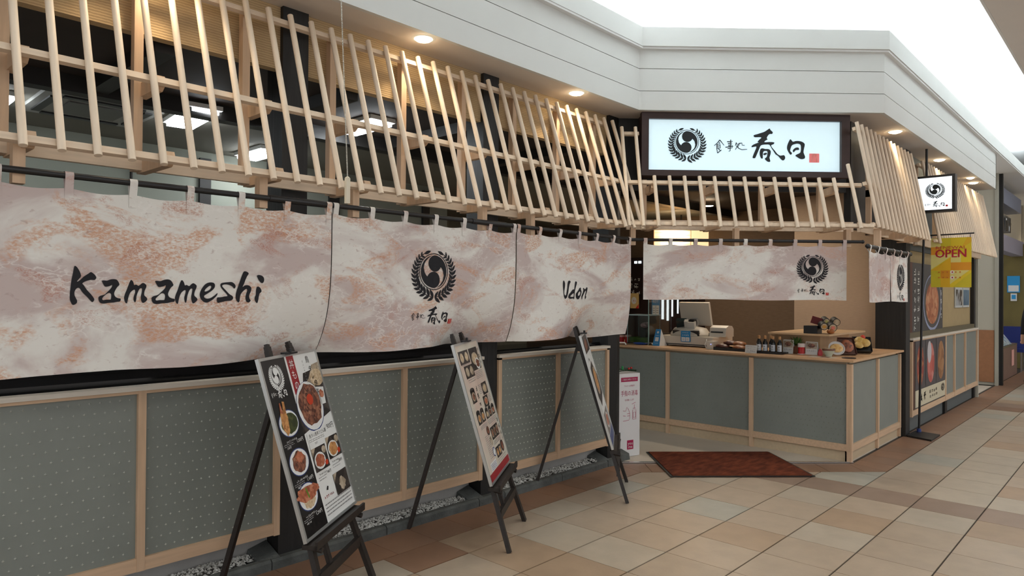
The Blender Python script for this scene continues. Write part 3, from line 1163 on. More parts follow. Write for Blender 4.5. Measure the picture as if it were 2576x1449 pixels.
def build_awning(F, label, base, dowels, prof, amin, amax, battz, strutz, struts, arms, blocks, beam=True, special=(), blk=.278):
    (ot, zt), (ob, zb) = prof
    t = thing('lattice_awning', base, label, 'awning', 'pale wood lattice awnings')
    R, ln = tiltm(F, ot, zt, ob, zb)
    base = Vector(base)

    def dowel(a, f0=0.0):
        me = dowel_mesh(round(ln * (1 - f0), 3), ln * (1 - f0))
        o = put('dowel', me, t)
        o.location = F(a, ot + (ob - ot) * f0, zt + (zb - zt) * f0) - base
        o.rotation_euler = R.to_euler()
    for a in dowels:
        dowel(a)
    for a, f0 in special:
        dowel(a, f0)
    k = (ob - ot) / (zb - zt)
    nrm = (F.n * (zt - zb) + Vector((0, 0, ob - ot))).normalized()       # outward normal of the slope
    for z, a0, a1 in battz:
        out = ot + k * (z - zt)
        p, q = F(a0, out, z) - nrm * .029, F(a1, out, z) - nrm * .029
        mb = MB()
        mb.bar(p, q, .026, .030, up=nrm.cross(F.a))
        mb.build('batten', M_BATTEN, t)
    for a in struts:
        mb = MB()
        mb.bar(F(a, .022, strutz[0]), F(a, .022, strutz[1]), .04, .044, up=F.n)
        mb.build('strut', M_FRAMEV, t)
    for a, z in arms:
        # arm reaching from the strut to the back of a batten, end cut to the slope
        o1 = ot + k * (z - zt) - .045
        mb = MB()
        h = .032
        vs = []
        for da in (-.02, .02):
            vs += [F(a + da, .0, z - h), F(a + da, o1 - .03, z - h), F(a + da, o1 + .012, z - h * .1), F(a + da, o1 - .006, z + h), F(a + da, .0, z + h)]
        mb.add(vs, [(0, 1, 2, 3, 4), (9, 8, 7, 6, 5)] + [(i, 5 + i, 5 + (i + 1) % 5, (i + 1) % 5) for i in range(5)])
        mb.build('arm', M_FRAMEV, t, fix=True)
    for a in blocks:
        mb = MB()
        mb.bar(F(a, blk, 2.065), F(a, blk, 1.915), .042, .05, up=F.n)
        mb.build('hanger_block', M_FRAMEV, t)
    if beam:
        mb = MB()
        mb.bar(F(amin, .055, 2.105), F(amax, .055, 2.105), .03, .085)
        mb.build('beam', M_BATTEN, t)
    return t


# run A, along the left wall
FA = Frame((0, YA, 0), (1, 0, 0), (0, -1, 0))
dA = [1.784 + .1265 * k for k in range(-13, 26)]
dA = [a for a in dA if .1 < a < 4.96]
sA = [.135, .65, 1.168, 1.69, 2.212, 2.727, 3.245, 3.76, 4.272, 4.76]
build_awning(FA, 'long sloping lattice of pale dowels above the left wall', (2.5, YA, 2.05), dA, ((.092, 3.0), (.408, 2.045)), -1, 5.03,
             [(2.962, -.5, 4.86), (2.455, -.5, 4.83), (2.085, -.5, 4.79)], (2.06, 2.97), sA, [(a + .03, z) for a in sA for z in (2.445, 2.085)], [.655, 1.66, 2.2, 3.2, 3.68, 4.30],
             special=[])
# run D, over the entrance
nD = Vector((-1, -1, 0)) / R2
aD = Vector((1, -1, 0)) / R2
FD = Frame(nD * (-8.50 / R2), aD, nD)
offD = 8.50 / R2
dD_long = [1.150, 1.268]
sh = [1.394 + .1277 * k for k in range(13)]
f_short = (2.94 - 2.495) / (2.94 - 2.06)
build_awning(FD, 'short lattice of pale dowels under the illuminated sign', (5.9, 2.6, 2.05), dD_long, ((.085, 2.945), (.425, 2.058)), 1.2, 3.2,
             [(2.90, 1.16, 1.30), (2.452, 1.17, 3.17), (2.092, 1.15, 3.20)], (2.06, 2.50), [1.36, 1.88, 2.40, 2.92], [(a + .03, z) for a in (1.36, 1.88, 2.40, 2.92) for z in (2.40, 2.085)], [1.22, 2.10, 3.06],
             special=[(a, f_short) for a in sh] + [(3.075, .36)], blk=.23)
# the two mitred corner dowels
# run B, along the right wall in two sections
FB = Frame((0, YB, 0), (1, 0, 0), (0, -1, 0))
dB = [6.33 + .1265 * k for k in range(15)]
build_awning(FB, 'sloping lattice of pale dowels between the lit sign and the small projecting sign', (7.2, YB, 2.05), dB, ((.085, 2.99), (.262, 2.075)), 6.5, 8.3,
             [(2.94, 6.32, 8.15), (2.455, 6.28, 8.15), (2.105, 6.26, 8.15)], (2.06, 2.95), [6.9, 7.4, 7.95], [(a, z) for a in (6.9, 7.4, 7.95) for z in (2.445, 2.085)], [6.5], blk=.205)
dB2 = [8.60 + .1265 * k for k in range(29)]
build_awning(FB, 'farthest lattice of pale dowels behind the small projecting sign', (10.3, YB, 2.05), dB2, ((.085, 2.99), (.262, 2.075)), 8.48, 12.2,
             [(2.94, 8.5, 12.22), (2.455, 8.5, 12.22), (2.105, 8.5, 12.22)], (2.06, 2.95), [8.6, 9.5, 10.4, 11.3, 12.1], [], [])
# corner dowels where runs A and D, D and B meet

# ================================================================== CURTAIN RODS AND NOREN
def rod(p, q, label, r=.0135, sleeve=()):
    p, q = Vector(p), Vector(q)
    t = thing('curtain_rod', tuple(p), label, 'curtain rod', 'black noren rods')
    MB().cyl(p, q, r, n=14).build('rod', M_BLACK, t, smooth=True)
    for f in sleeve:
        c = p.lerp(q, f)
        d = (q - p).normalized()
        MB().cyl(c - d * .16, c + d * .16, r * 1.28, n=14).build('sleeve', M_BLACK, t, smooth=True)
    for e in (p, q):
        MB().ball(e, r * 1.25).build('end_cap', M_BLACK, t, smooth=True)
    return t


KA, YN, KD, DN = 3.213 / 3.118, 3.213, 8.12 / 7.96, 8.12
zA = lambda z: 1.5 + (z - 1.5) * KA
zD = lambda z: 1.5 + (z - 1.5) * KD
ZR = zA(1.95)
rod((-.2, YN, ZR), (4.84, YN, ZR), 'long black rod carrying the three large noren on the left', sleeve=(.405, .68))
a, b = dg(1.165 * KD, DN, zD(1.95)), dg(3.11 * KD, DN, zD(1.95))
rod(a, b, 'black rod carrying the noren over the entrance')
rod((5.98, 1.685, 1.90), (7.28, 1.685, 1.895), 'short black rod carrying the small noren beside the right post', r=.016)


def noren(F, a0, a1, zt, zb, tabs, label, m, marks, seed, amp=.006, slit=None, rz=ZR, rr=.0135, group='printed noren curtains', droop=None, push=()):
    """cloth hanging from loops; F(a, out, z) with out = 0 at the rod axis"""
    rg = random.Random(seed)
    ph = [rg.uniform(0, 6) for _ in range(6)]
    w = a1 - a0

    def wave(a, z):
        t = (zt - z) / (zt - zb)
        k = amp * (.35 + .65 * t)
        f = k * (math.sin(a * 9 + ph[0] + t * .8) + .6 * math.sin(a * 19 + ph[1] - t) + .35 * math.sin(a * 37 + ph[2]))
        q = abs(((a - a0) / .35) % 1 - .5) * 2
        f += .003 + .0045 * q * (.4 + .6 * t)
        for ac_, am_, wd_ in push:          # easel tops pressing the hem back
            f -= am_ * min(1, max(0, (zt - z) / (zt - zb))) ** 4 * math.exp(-((a - ac_) / wd_) ** 2)
        return f

    def top(a):
        i = max(k for k in range(len(tabs)) if tabs[k] <= a + 1e-6) if a >= tabs[0] else 0
        if i >= len(tabs) - 1 or a < tabs[0]:
            return zt
        t = (a - tabs[i]) / (tabs[i + 1] - tabs[i])
        return zt - .011 * math.sin(PI * t) ** 1.2

    def bottom(a):
        t = (a - a0) / w
        return zb + .004 * math.sin(a * 7 + ph[3]) + (droop(t) if droop else 0)
    loc = F((a0 + a1) / 2, 0, zt)
    t = thing('noren_curtain', tuple(loc), label, 'curtain', group)
    mb = MB()
    nu, nv = max(12, int(w / .022)), 14
    secs = [(0, 1)] if not slit else [(0, slit - .0018), (slit + .0018, 1)]
    for s0, s1 in secs:
        def fn(u, v):
            a = a0 + w * (s0 + (s1 - s0) * u)
            if slit:                         # the slit opens towards the hem
                a += (-.022 * u if s0 == 0 else .022 * (1 - u)) * v ** 2
            z = top(a) + (bottom(a) - top(a)) * v
            return F(a, wave(a, z), z)
        n = max(4, int(nu * (s1 - s0)))
        k = len(mb.v)
        mb.grid(fn, n, nv)
        # thickness: hem folded back
        mb.grid(lambda u, v: fn(u, v) - F.n * .0016, n, nv)
    mb.build('cloth', m, t, smooth=True)
    for a in tabs:
        mb = MB()
        hw = .0155
        loop = [(wave(a, zt) + .002, zt - .055), (wave(a, zt) + .002, zt - .01)]
        loop += [((rr + .003) * math.cos(th), rz + (rr + .003) * math.sin(th)) for th in [math.radians(q) for q in (-20, 10, 40, 70, 100, 130, 160, 190)]]
        loop += [(wave(a, zt) - .003, zt - .01), (wave(a, zt) - .003, zt - .05)]
        vs = [F(min(max(a + sx * hw, a0 + .001), a1 - .001) if zt - .012 > z else a + sx * hw, o_, z) for o_, z in loop for sx in (-1, 1)]
        mb.add(vs, [(2 * i, 2 * i + 1, 2 * i + 3, 2 * i + 2) for i in range(len(loop) - 1)])
        mb.build('loop', m, t, smooth=True)
    for name, items in marks:
        mb = MB()
        for L, mi, cx, cz, k in items:
            fn = lambda a, z: F(a, wave(a, z) + .0022, z)
            if L == 'seal':
                seal_text(mb, cx, cz, k, lambda a, z: F(a, wave(a, z) + .0034, z), mi)
                continue
            draw(mb, L, cx, cz, k, fn, mi, step=.02)
        mb.build(name, [M_INK, M_SEAL, M_SEALW], t)
    return t


def logo(cx, cz, R, wx, wz, k):
    return [('emblem', [(EMBLEM, 0, cx, cz, R)]), ('lettering', [(WORDMARK, 0, wx, wz, k)]), ('seal', [(SEAL, 1, wx, wz, k), ('seal', 2, wx, wz, k)])]


KAMAMESHI = [["817,1597 824,1593 833,1578 838,1564 838,1554 829,1542 825,1535 834,1540 848,1555 865,1568 873,1574 881,1570 890,1560 893,1551 887,1543 874,1543 857,1538 844,1529 849,1521 860,1503 875,1485 885,1470 886,1462 880,1454 872,1461 861,1475 846,1491 835,1508 829,1511 822,1506 817,1495 817,1482 821,1472 826,1461 825,1451 818,1445 811,1444 806,1451 801,1466 801,1488 803,1514 806,1542 811,1571 814,1591"],["914,1540 921,1542 933,1541 945,1546 959,1548 971,1545 979,1532 980,1524 973,1516 965,1502 961,1489 965,1477 976,1470 986,1468 984,1457 973,1455 958,1452 940,1451 922,1448 909,1451 903,1461 902,1474 910,1480 925,1485 935,1495 944,1505 951,1515 953,1524 945,1520 935,1517 926,1517 921,1523 917,1531","937,1490 946,1490 950,1482 949,1467 945,1464 931,1464 919,1462 916,1469 923,1479"],["1025,1546 1033,1537 1036,1525 1044,1527 1053,1522 1063,1530 1071,1534 1082,1526 1082,1515 1076,1500 1075,1483 1083,1474 1087,1465 1080,1455 1070,1450 1064,1459 1062,1476 1065,1493 1066,1510 1058,1510 1051,1496 1046,1479 1045,1465 1041,1452 1035,1462 1035,1476 1040,1493 1039,1505 1032,1503 1022,1493 1016,1476 1013,1462 1010,1449 1004,1452 999,1469 1002,1486 1008,1503 1013,1518 1019,1536"],["1117,1542 1125,1544 1139,1543 1152,1548 1167,1551 1180,1547 1189,1534 1191,1525 1182,1516 1174,1502 1170,1488 1174,1476 1186,1469 1197,1466 1195,1455 1183,1453 1166,1449 1146,1448 1126,1445 1112,1448 1105,1458 1104,1472 1113,1479 1129,1484 1141,1495 1151,1505 1159,1516 1160,1525 1152,1521 1140,1518 1131,1518 1126,1524 1121,1533","1142,1490 1152,1490 1158,1481 1156,1465 1151,1462 1136,1462 1123,1460 1120,1467 1128,1477"],["1226,1549 1235,1539 1239,1526 1247,1528 1258,1523 1268,1532 1277,1536 1290,1527 1290,1516 1283,1500 1281,1482 1290,1473 1295,1464 1287,1453 1276,1447 1270,1456 1267,1474 1270,1493 1272,1511 1263,1510 1255,1496 1250,1478 1248,1464 1244,1449 1238,1460 1237,1474 1242,1492 1242,1505 1234,1503 1223,1492 1216,1474 1213,1460 1210,1446 1203,1450 1198,1467 1201,1485 1208,1503 1213,1519 1219,1538"],["1350,1541 1365,1539 1371,1530 1369,1517 1358,1504 1340,1491 1325,1481 1327,1472 1338,1468 1353,1471 1369,1482 1382,1493 1380,1482 1366,1467 1351,1456 1335,1450 1320,1456 1309,1469 1305,1485 1309,1503 1320,1522 1334,1536","1350,1526 1355,1522 1351,1511 1338,1502 1327,1500 1329,1509 1340,1520"],["1397,1536 1410,1541 1429,1543 1448,1544 1462,1535 1467,1523 1460,1514 1452,1523 1437,1530 1419,1533 1406,1530 1404,1523 1418,1508 1437,1489 1452,1480 1456,1469 1445,1459 1422,1457 1400,1452 1383,1450 1381,1472 1396,1474 1416,1478 1429,1480 1422,1491 1406,1508 1396,1523"],["1508,1595 1522,1593 1530,1585 1522,1572 1514,1554 1508,1537 1501,1522 1514,1530 1530,1530 1544,1520 1543,1503 1535,1484 1537,1469 1543,1459 1535,1450 1523,1453 1517,1469 1519,1488 1525,1507 1519,1513 1505,1503 1493,1488 1489,1469 1488,1457 1482,1450 1472,1461 1468,1480 1472,1503 1481,1529 1490,1556 1500,1583"],["1575,1525 1591,1519 1599,1502 1589,1492 1585,1476 1583,1461 1578,1447 1569,1453 1563,1469 1569,1488 1569,1507"],["1572,1577 1586,1580 1603,1574 1611,1560 1607,1545 1597,1542 1585,1552 1576,1565"]]
UDON = [["3892,1597 3899,1590 3906,1572 3905,1553 3901,1534 3899,1516 3902,1497 3911,1490 3920,1495 3925,1516 3931,1541 3933,1567 3937,1587 3947,1597 3960,1596 3968,1588 3957,1572 3950,1548 3945,1519 3940,1500 3930,1476 3911,1465 3899,1478 3892,1500 3888,1528 3883,1553 3882,1575 3885,1591"],["4022,1592 4033,1593 4041,1586 4038,1571 4030,1549 4023,1520 4021,1492 4022,1471 4017,1461 4010,1468 3995,1467 3971,1465 3953,1471 3946,1481 3953,1497 3974,1514 3994,1531 4004,1535 4014,1534 4017,1555 4018,1577","4010,1507 4013,1495 4011,1481 3989,1479 3971,1482 3974,1487 3992,1499"],["4082,1549 4091,1541 4091,1533 4102,1519 4100,1501 4092,1484 4076,1465 4060,1462 4042,1473 4035,1491 4039,1507 4060,1526 4070,1541","4077,1520 4086,1518 4090,1509 4084,1494 4065,1487 4060,1497 4064,1510"],["4126,1546 4151,1536 4167,1544 4179,1553 4189,1542 4188,1524 4181,1504 4177,1488 4187,1481 4185,1471 4177,1462 4168,1475 4165,1493 4170,1512 4170,1527 4154,1519 4140,1501 4127,1483 4124,1463 4119,1461 4111,1475 4109,1488 4121,1509 4128,1530 4120,1541"]]
FN = Frame((0, YN, 0), (1, 0, 0), (0, -1, 0))
N1 = noren_material('noren_cloth_a', (1.3, 0, .4), .85)
N2 = noren_material('noren_cloth_b', (5.2, 0, 2.1), .7, .5, 2.8, .44, 11)
N3 = noren_material('noren_cloth_c', (9.7, 0, 3.3), .8, .5, 2.2, .45, 11)
N4 = noren_material('noren_cloth_d', (3.1, 2.0, 6.6), .45)
N5 = noren_material('noren_cloth_e', (7.7, 4.0, 5.1), .3)
tabs = lambda a0, a1, n=7: [a0 + .018 + (a1 - a0 - .036) * i / (n - 1) for i in range(n)]
smooth_l = lambda G: [[catmull(l, 3) for l in loops(g)] for g in G]
PU = [(1.80, .07, .3), (2.02, .13, .25), (2.98, .09, .2), (3.25, .19, .28), (4.49, .26, .33)]
noren(FN, .545 * KA, 1.974 * KA, zA(1.90), zA(1.172), tabs(.545 * KA, 1.974 * KA), 'large marbled noren lettered Kamameshi, leftmost of the three on the wall', N1, [('lettering', [(smooth_l(KAMAMESHI), 0, 0, 1.5 - 1.5 * KA, KA)])], 1, push=PU)
noren(FN, 1.980 * KA, 3.378 * KA, zA(1.905), zA(1.178), tabs(1.98 * KA, 3.378 * KA), 'large marbled noren with the laurel emblem and brushed characters, middle of the three', N2, logo(2.669 * KA, zA(1.626), .108 * KA, 2.677 * KA, zA(1.368), .00021 * KA), 2, push=PU)
noren(FN, 3.384 * KA, 4.748 * KA, zA(1.91), zA(1.178), tabs(3.384 * KA, 4.748 * KA), 'large marbled noren lettered Udon, next to the entrance', N3, [('lettering', [(smooth_l(UDON), 0, 0, 1.5 - 1.5 * KA, KA)])], 3, push=PU,
      droop=lambda t: -.022 * math.sin(PI * max(0, (t - .55) / .45)) ** 2 if t > .55 else 0)
FND = Frame(nD * (-DN / R2), aD, nD)
noren(FND, 1.275 * KD, 2.972 * KD, zD(1.915), zD(1.462), tabs(1.275 * KD, 2.972 * KD, 9), 'pale noren over the entrance with the emblem at its right end', N4, logo(2.682 * KD, zD(1.742), .084 * KD, 2.690 * KD, zD(1.545), .00016 * KD), 4, amp=.008, rz=zD(1.95))
FNB = Frame((0, 1.685, 0), (1, 0, 0), (0, -1, 0))
noren(FNB, 5.99, 7.17, 1.862, 1.452, tabs(5.99, 7.17, 6), 'small pale noren seen edge on beside the black post, slit in the middle', N5, logo(6.93, 1.69, .085, 6.94, 1.50, .00016), 5, slit=.52, rz=1.898, rr=.016)

# bead chain pull hanging in front of the lattice
t = thing('bead_chain_pull', (2.047, 3.083, 1.962), 'beaded pull chain with a white handle hanging before the lattice', 'pull chain')
mb = MB()
top_, bot_ = Vector((2.047, 3.20, 3.62)), Vector((2.047, 3.083, 2.10))
n = 190
for i in range(n + 1):
    mb.ball(top_.lerp(bot_, i / n), .0042, n=6)
for i in range(12):
    mb.cyl(top_.lerp(bot_, i / 12), top_.lerp(bot_, (i + 1) / 12), .001, n=4)
mb.build('chain', mat('bead_chain', (.55, .53, .47), .35, metal=.6), t, smooth=True)
mb = MB()
mb.obox(rotm((2.047, 3.083, 2.03), .0), .0115, .009, .066)
mb.lathe([(.012, 2.094), (.011, 2.1), (.004, 2.104)], (2.047, 3.083, 0), n=10)
mb.build('handle', mat('ivory_plastic', S(222, 214, 192), .5), t)

# ================================================================== SIGNS
M_SIGNF = mat('sign_frame_brown', S(58, 38, 34), .45, .2, 4, (3, 3, 3))
M_SIGNW = mat('sign_face_glow', (.62, .76, .8), .4, emit=(.68, .90, 1.0), estr=.46)


def lamp_face(mb, fn, u0, u1, z0, z1):
    mb.add([fn(u0, z0), fn(u1, z0), fn(u1, z1), fn(u0, z1)], [(0, 1, 2, 3)])


sg = thing('lightbox_sign', tuple(dg(2.245, 8.5, 2.53)), 'wide illuminated sign with emblem and brushed characters above the entrance', 'sign')
s0, s1, z0, z1, dF, dBk = 1.325, 3.16, 2.532, 3.081, 8.38, 8.70


def dbox(mb, a, b, d0, d1, z0, z1, m=0):
    vs = [dg(s, d, z) for z in (z0, z1) for d in (d0, d1) for s in (a, b)]
    mb.add(vs, [(0, 2, 3, 1), (4, 5, 7, 6), (0, 1, 5, 4), (2, 6, 7, 3), (0, 4, 6, 2), (1, 3, 7, 5)], m)


for a, b, c, d in ((s0, s1, z0, z0 + .05), (s0, s1, z1 - .055, z1), (s0, s0 + .062, z0 + .05, z1 - .055), (s1 - .075, s1, z0 + .05, z1 - .055)):
    mb = MB()
    dbox(mb, a, b, dF, dF + .09, c, d)
    mb.build('frame_bar', M_SIGNF, sg, fix=True)
mb = MB()
dbox(mb, s0 + .02, s1 - .02, dF + .09, dBk, z0 + .01, z1)
mb.build('housing', M_SIGNF, sg, fix=True)
mb = MB()
lamp_face(mb, lambda s, z: dg(s, dF + .05, z), s0 + .06, s1 - .07, z0 + .045, z1 - .05)
mb.build('face', M_SIGNW, sg)
fn = lambda s, z: dg(s, dF + .044, z)
M_SIGNINK = mat('sign_ink', (.006, .012, .016), .5)
mb = MB()
draw(mb, EMBLEM, 1.727, 2.832, .107, fn, 0)
mb.build('emblem', M_SIGNINK, sg)
mb = MB()
draw(mb, WORDMARK, 2.436, 2.812, .000565, fn, 0)
mb.build('lettering', M_SIGNINK, sg)
mb = MB()
draw(mb, SEAL, 2.436, 2.812, .000565, fn, 0)
seal_text(mb, 2.436, 2.812, .000565, lambda s, z: dg(s, dF + .041, z), 1)
mb.build('seal', [mat('sign_seal', S(206, 110, 110), .5, emit=S(206, 110, 110), estr=.4), M_SEALW], sg)

# sign faces glow evenly, without tubes inside
sb = thing('projecting_sign', (8.46, 1.7, 2.395), 'small illuminated box sign projecting from the right lattice', 'sign')
mb = MB()
y0, y1, z0, z1, xf, xb = 1.528, 1.93, 2.395, 2.785, 8.40, 8.50
mb.box(xf + .01, xb, y0, y1, z0, z1)
mb.build('housing', M_BLACK, sb)
for a, b, c, d in ((y0, y1, z0, z0 + .025), (y0, y1, z1 - .022, z1), (y0, y0 + .028, z0 + .025, z1 - .022)):
    MB().box(xf - .004, xf + .012, a, b, c, d).build('frame_bar', M_BLACK, sb)
mb = MB()
mb.add([(xf + .004, y1, z0 + .02), (xf + .004, y0 + .02, z0 + .02), (xf + .004, y0 + .02, z1 - .02), (xf + .004, y1, z1 - .02)], [(0, 1, 2, 3)])
mb.build('face', mat('sign_face_glow_small', (.85, .87, .9), .4, emit=(.88, .95, 1.0), estr=.7), sb)
fn = lambda u, z: Vector((xf + .0, -u, z))
mb = MB()
draw(mb, EMBLEM, -1.712, 2.635, .058, fn, 0)
draw(mb, WORDMARK, -1.70, 2.48, .00013, fn, 0)
mb.build('emblem_lettering', M_SIGNINK, sb)
mb = MB()
draw(mb, SEAL, -1.70, 2.48, .00013, fn, 0)
mb.build('seal', M_SEAL, sb)
mb = MB()
mb.cyl((8.45, 1.8, 2.785), (8.45, 1.8, ZS), .012)
mb.build('hanger', M_BLACK, sb)

# ================================================================== EASELS AND MENU POSTERS
M_ALU = mat('poster_frame_silver', S(196, 198, 196), .3, metal=.7)
M_PAPERP = mat('poster_pink_paper', S(208, 186, 172), .35, 0, 5, col2=S(206, 200, 184), ramp=(.4, .6))
BB, BT = Vector((0, .101, .383)), Vector((0, .342, 1.197))


def easel(x, y, ang, label, plabel, kind):
    t = thing('display_easel', (x, y, 0), label, 'easel', 'dark wooden easels before the wall', ang)

    def part(name, mb, m=M_EASEL, smooth=False, parent=None):
        return mb.build(name, m, parent or t, smooth=smooth, world=False, fix=True)
    for sx in (-1, 1):
        a, b = Vector((sx * .286, 0, 0)), Vector((sx * .112, .392, 1.215))
        mb = MB()
        mb.bar(a, b, .036, .024, up=(0, 1, 0))
        leg = part('front_leg', mb)
        mb = MB()
        d = (b - a).normalized()
        mb.bar(b - d * .005, b + d * .022, .033, .022, up=(0, 1, 0))
        mb.bar(b + d * .022, b + d * .034, .024, .018, up=(0, 1, 0))
        part('rounded_tip', mb, parent=leg)
    mb = MB()
    mb.bar((0, .70, 0), (0, .372, 1.13), .034, .022, up=(0, 1, 0))
    part('rear_leg', mb)
    lx = lambda z: (.286 - .174 * z / 1.215, .392 * z / 1.215)
    mb = MB()
    u, b = lx(.205)
    mb.bar((-u, b, .205), (u, b, .205), .024, .05, up=(0, 0, 1))
    part('crossbar', mb)
    mb = MB()
    mb.bar((-.11, lx(.2)[1], .2), (-.11, lx(.37)[1], .37), .03, .02, up=(0, 1, 0))
    part('centre_bar', mb)
    mb = MB()
    u, b = lx(1.09)
    mb.bar((-u, b + .01, 1.09), (u, b + .01, 1.09), .02, .04)
    part('top_crossbar', mb)
    mb = MB()
    mb.box(-.30, .30, .055, .125, .352, .372)
    mb.box(-.30, .30, .052, .064, .352, .388)
    part('ledge', mb)
    for sx in (-1, 1):
        mb = MB()
        mb.cyl((sx * .25, .05, .335), (sx * .25, .10, .345), .013, n=12)
        part('knob', mb, smooth=True)
    mb = MB()
    mb.box(-.05, .03, .31, .36, 1.197, 1.205)
    mb.cyl((-.01, .33, 1.2), (-.01, .33, 1.222), .008, n=8)
    part('top_clip', mb, M_BLACK)
    # ---- the framed poster standing on the ledge
    p = thing('menu_poster', (x, y, 0), plabel, 'poster', 'framed menu posters on easels', ang)
    w, h = .614, .849
    up_ = (BT - BB).normalized()
    n_ = Vector((0, -up_.z, up_.y))

    def at(u, v, out):
        return BB + Vector(((u - .5) * w, 0, 0)) + up_ * ((1 - v) * h) + n_ * out

    def slab(name, u0, u1, v0, v1, o0, o1, m):
        mb = MB()
        vs = [at(a, b, c) for c in (o0, o1) for b in (v0, v1) for a in (u0, u1)]
        mb.add(vs, [(0, 2, 3, 1), (4, 5, 7, 6), (0, 1, 5, 4), (2, 6, 7, 3), (0, 4, 6, 2), (1, 3, 7, 5)])
        return mb.build(name, m, p, world=False, fix=True)
    slab('backing_board', .01, .99, .008, .992, -.012, -.002, mat('board_dark', S(60, 64, 64), .6))
    e, f = .022, .016
    for a in ((0, 1, 0, f), (0, 1, 1 - f, 1), (0, e, f, 1 - f), (1 - e, 1, f, 1 - f)):
        slab('frame_bar', *a, -.014, .003, M_ALU)
    pm = [M_PRINTW, M_PRINTK, F_MEAT, F_TEMP, F_GREEN, F_ORNG, F_DARK, F_BEIGE, F_RICE, M_RED, M_GREYTXT, M_PAPERP, mat('print_blue', S(60, 76, 130), .4), mat('print_chilli', S(190, 60, 30), .4), mat('print_leaf', S(96, 132, 40), .4), mat('print_photo_grey', S(120, 112, 104), .4)]
    W_, K_, ME, TE, GR, OR, DK, BE, RI, RD, GY, PP, BL, CH, LF, PG = range(16)
    mb = MB()
    pt = lambda lay: (lambda u, v: at(e + (1 - 2 * e) * u, f + (1 - 2 * f) * v, -.0015 + lay * .0005))
    asp = (w * (1 - 2 * e)) / (h * (1 - 2 * f))
    RC = lambda u0, u1, v0, v1, m, lay=1: mb.flat([[(u0, v0), (u0, v1), (u1, v1), (u1, v0)]], pt(lay), m)
    PO = lambda pts, m, lay=1: mb.flat([pts], pt(lay), m)
    EL = lambda u, v, a, b, m, lay=1: mb.flat([[(u + a * math.cos(q * PI / 14), v + b * math.sin(q * PI / 14)) for q in range(28)]], pt(lay), m)

    def BLOB(u, v, a, b, m, lay, seed, j=.22):
        r = random.Random(seed)
        mb.flat([[(u + a * (1 + r.uniform(-j, j)) * math.cos(q * PI / 11), v + b * (1 + r.uniform(-j, j)) * math.sin(q * PI / 11)) for q in range(22)]], pt(lay), m)

    def TX(s, u, v, hh, m, lay=4, vertical=False, width=None):
        """hh in fractions of the poster height, text reads upright"""
        if vertical:
            for i, ch in enumerate(s):
                TX(ch, u, v + i * hh * 1.05, hh, m, lay)
            return
        vs, fs, tw = text_polys(s)
        kx = (width / tw) if width else hh / asp
        mb.add([pt(lay)(u + a * kx, v - b * hh) for a, b in vs], fs, m)

    def LINES(u0, u1, v0, v1, n, m, seed, lay=3, th=.0035):
        """blocks of fine print too small to read"""
        r = random.Random(seed)
        for i in range(n):
            v = v0 + (v1 - v0) * i / max(1, n - 1)
            a = u0
            while a < u1 - .01:
                b = min(u1, a + r.uniform(.015, .06))
                RC(a, b, v - th / 2, v + th / 2, m, lay)
                a = b + r.uniform(.004, .012)
            if r.random() < .0:
                break
    if kind == 1:
        RC(0, 1, 0, 1, W_, 0)
        RC(0, .40, 0, 1, K_, 1)
        PO([(.43, 0), (.56, 0), (.56, .20), (.43, .235)], RD, 1)
        PO([(.40, 0), (.43, 0), (.43, .24), (.40, .27)], W_, 2)
        TX('丼もの', .497, .055, .062, W_, 3, vertical=True)
        for g in EMBLEM:
            mb.flat([[(.19 + q[0] * .075, .095 - q[1] * .075 * asp) for q in l] for l in g], pt(3), W_)
        for g in WORDMARK:
            mb.flat([[(.19 + q[0] * .00018, .195 - q[1] * .00018 * asp) for q in l] for l in g], pt(3), W_)
        # large photograph top right
        PO([(.40, .285), (.53, .215), (.60, .20), (.66, .12), (1.0, .10), (1.0, .40), (.40, .47)], DK, 1)
        PO([(.60, .20), (.74, .16), (.86, .08), (1, .07), (1, .12), (.70, .30)], BE, 2)
        EL(.90, .165, .13, .055, RI, 3)
        PO([(.80, .22), (.98, .235), (.95, .34), (.80, .34)], W_, 3)
        BLOB(.91, .275, .045, .025, OR, 4, 3)
        EL(.64, .325, .245, .155, BL, 2)
        EL(.64, .322, .238, .15, W_, 3)
        BLOB(.645, .315, .205, .128, ME, 4, 4, .08)
        EL(.655, .285, .058, .034, CH, 6)
        TX('鳥', .80, .045, .05, K_, 5)
        TX('タ', .815, .105, .045, K_, 5)
        TX('レ', .83, .155, .045, K_, 5)
        TX('焼', .855, .205, .05, K_, 5)
        TX('丼', .85, .255, .04, K_, 5)
        TX(blur(11, 1), .70, .05, .0175, GY, 5, vertical=True)
        # left column of bowls
        for v, m1, m2, nm, pr1, pr2 in ((.375, TE, GR, blur(8, 2), '1,200円', '1,000円'), (.60, ME, OR, blur(9, 3), '1,160円', '960円'), (.80, OR, TE, blur(9, 4), '1,290円', blur(4, 5))):
            EL(.20, v, .165, .078, BL, 2)
            EL(.20, v, .157, .073, W_, 3)
            if v < .5:
                BLOB(.21, v, .135, .06, m2, 4, 7, .06)
                BLOB(.14, v - .015, .06, .075, m1, 5, 8, .15)
                PO([(.10, v - .07), (.115, v - .125), (.135, v - .125), (.14, v - .06)], OR, 6)
                PO([(.15, v - .07), (.165, v - .13), (.20, v - .125), (.19, v - .05)], TE, 6)
            elif v < .7:
                BLOB(.20, v, .115, .06, m1, 4, 9, .12)
                BLOB(.22, v - .025, .07, .03, m2, 5, 10, .2)
            else:
                BLOB(.20, v + .02, .10, .045, RI, 4, 11, .1)
                BLOB(.205, v - .02, .20, .042, m1, 5, 12, .2)
                PO([(.17, v - .05), (.19, v - .052), (.215, v + .005), (.195, v + .01)], LF, 6)
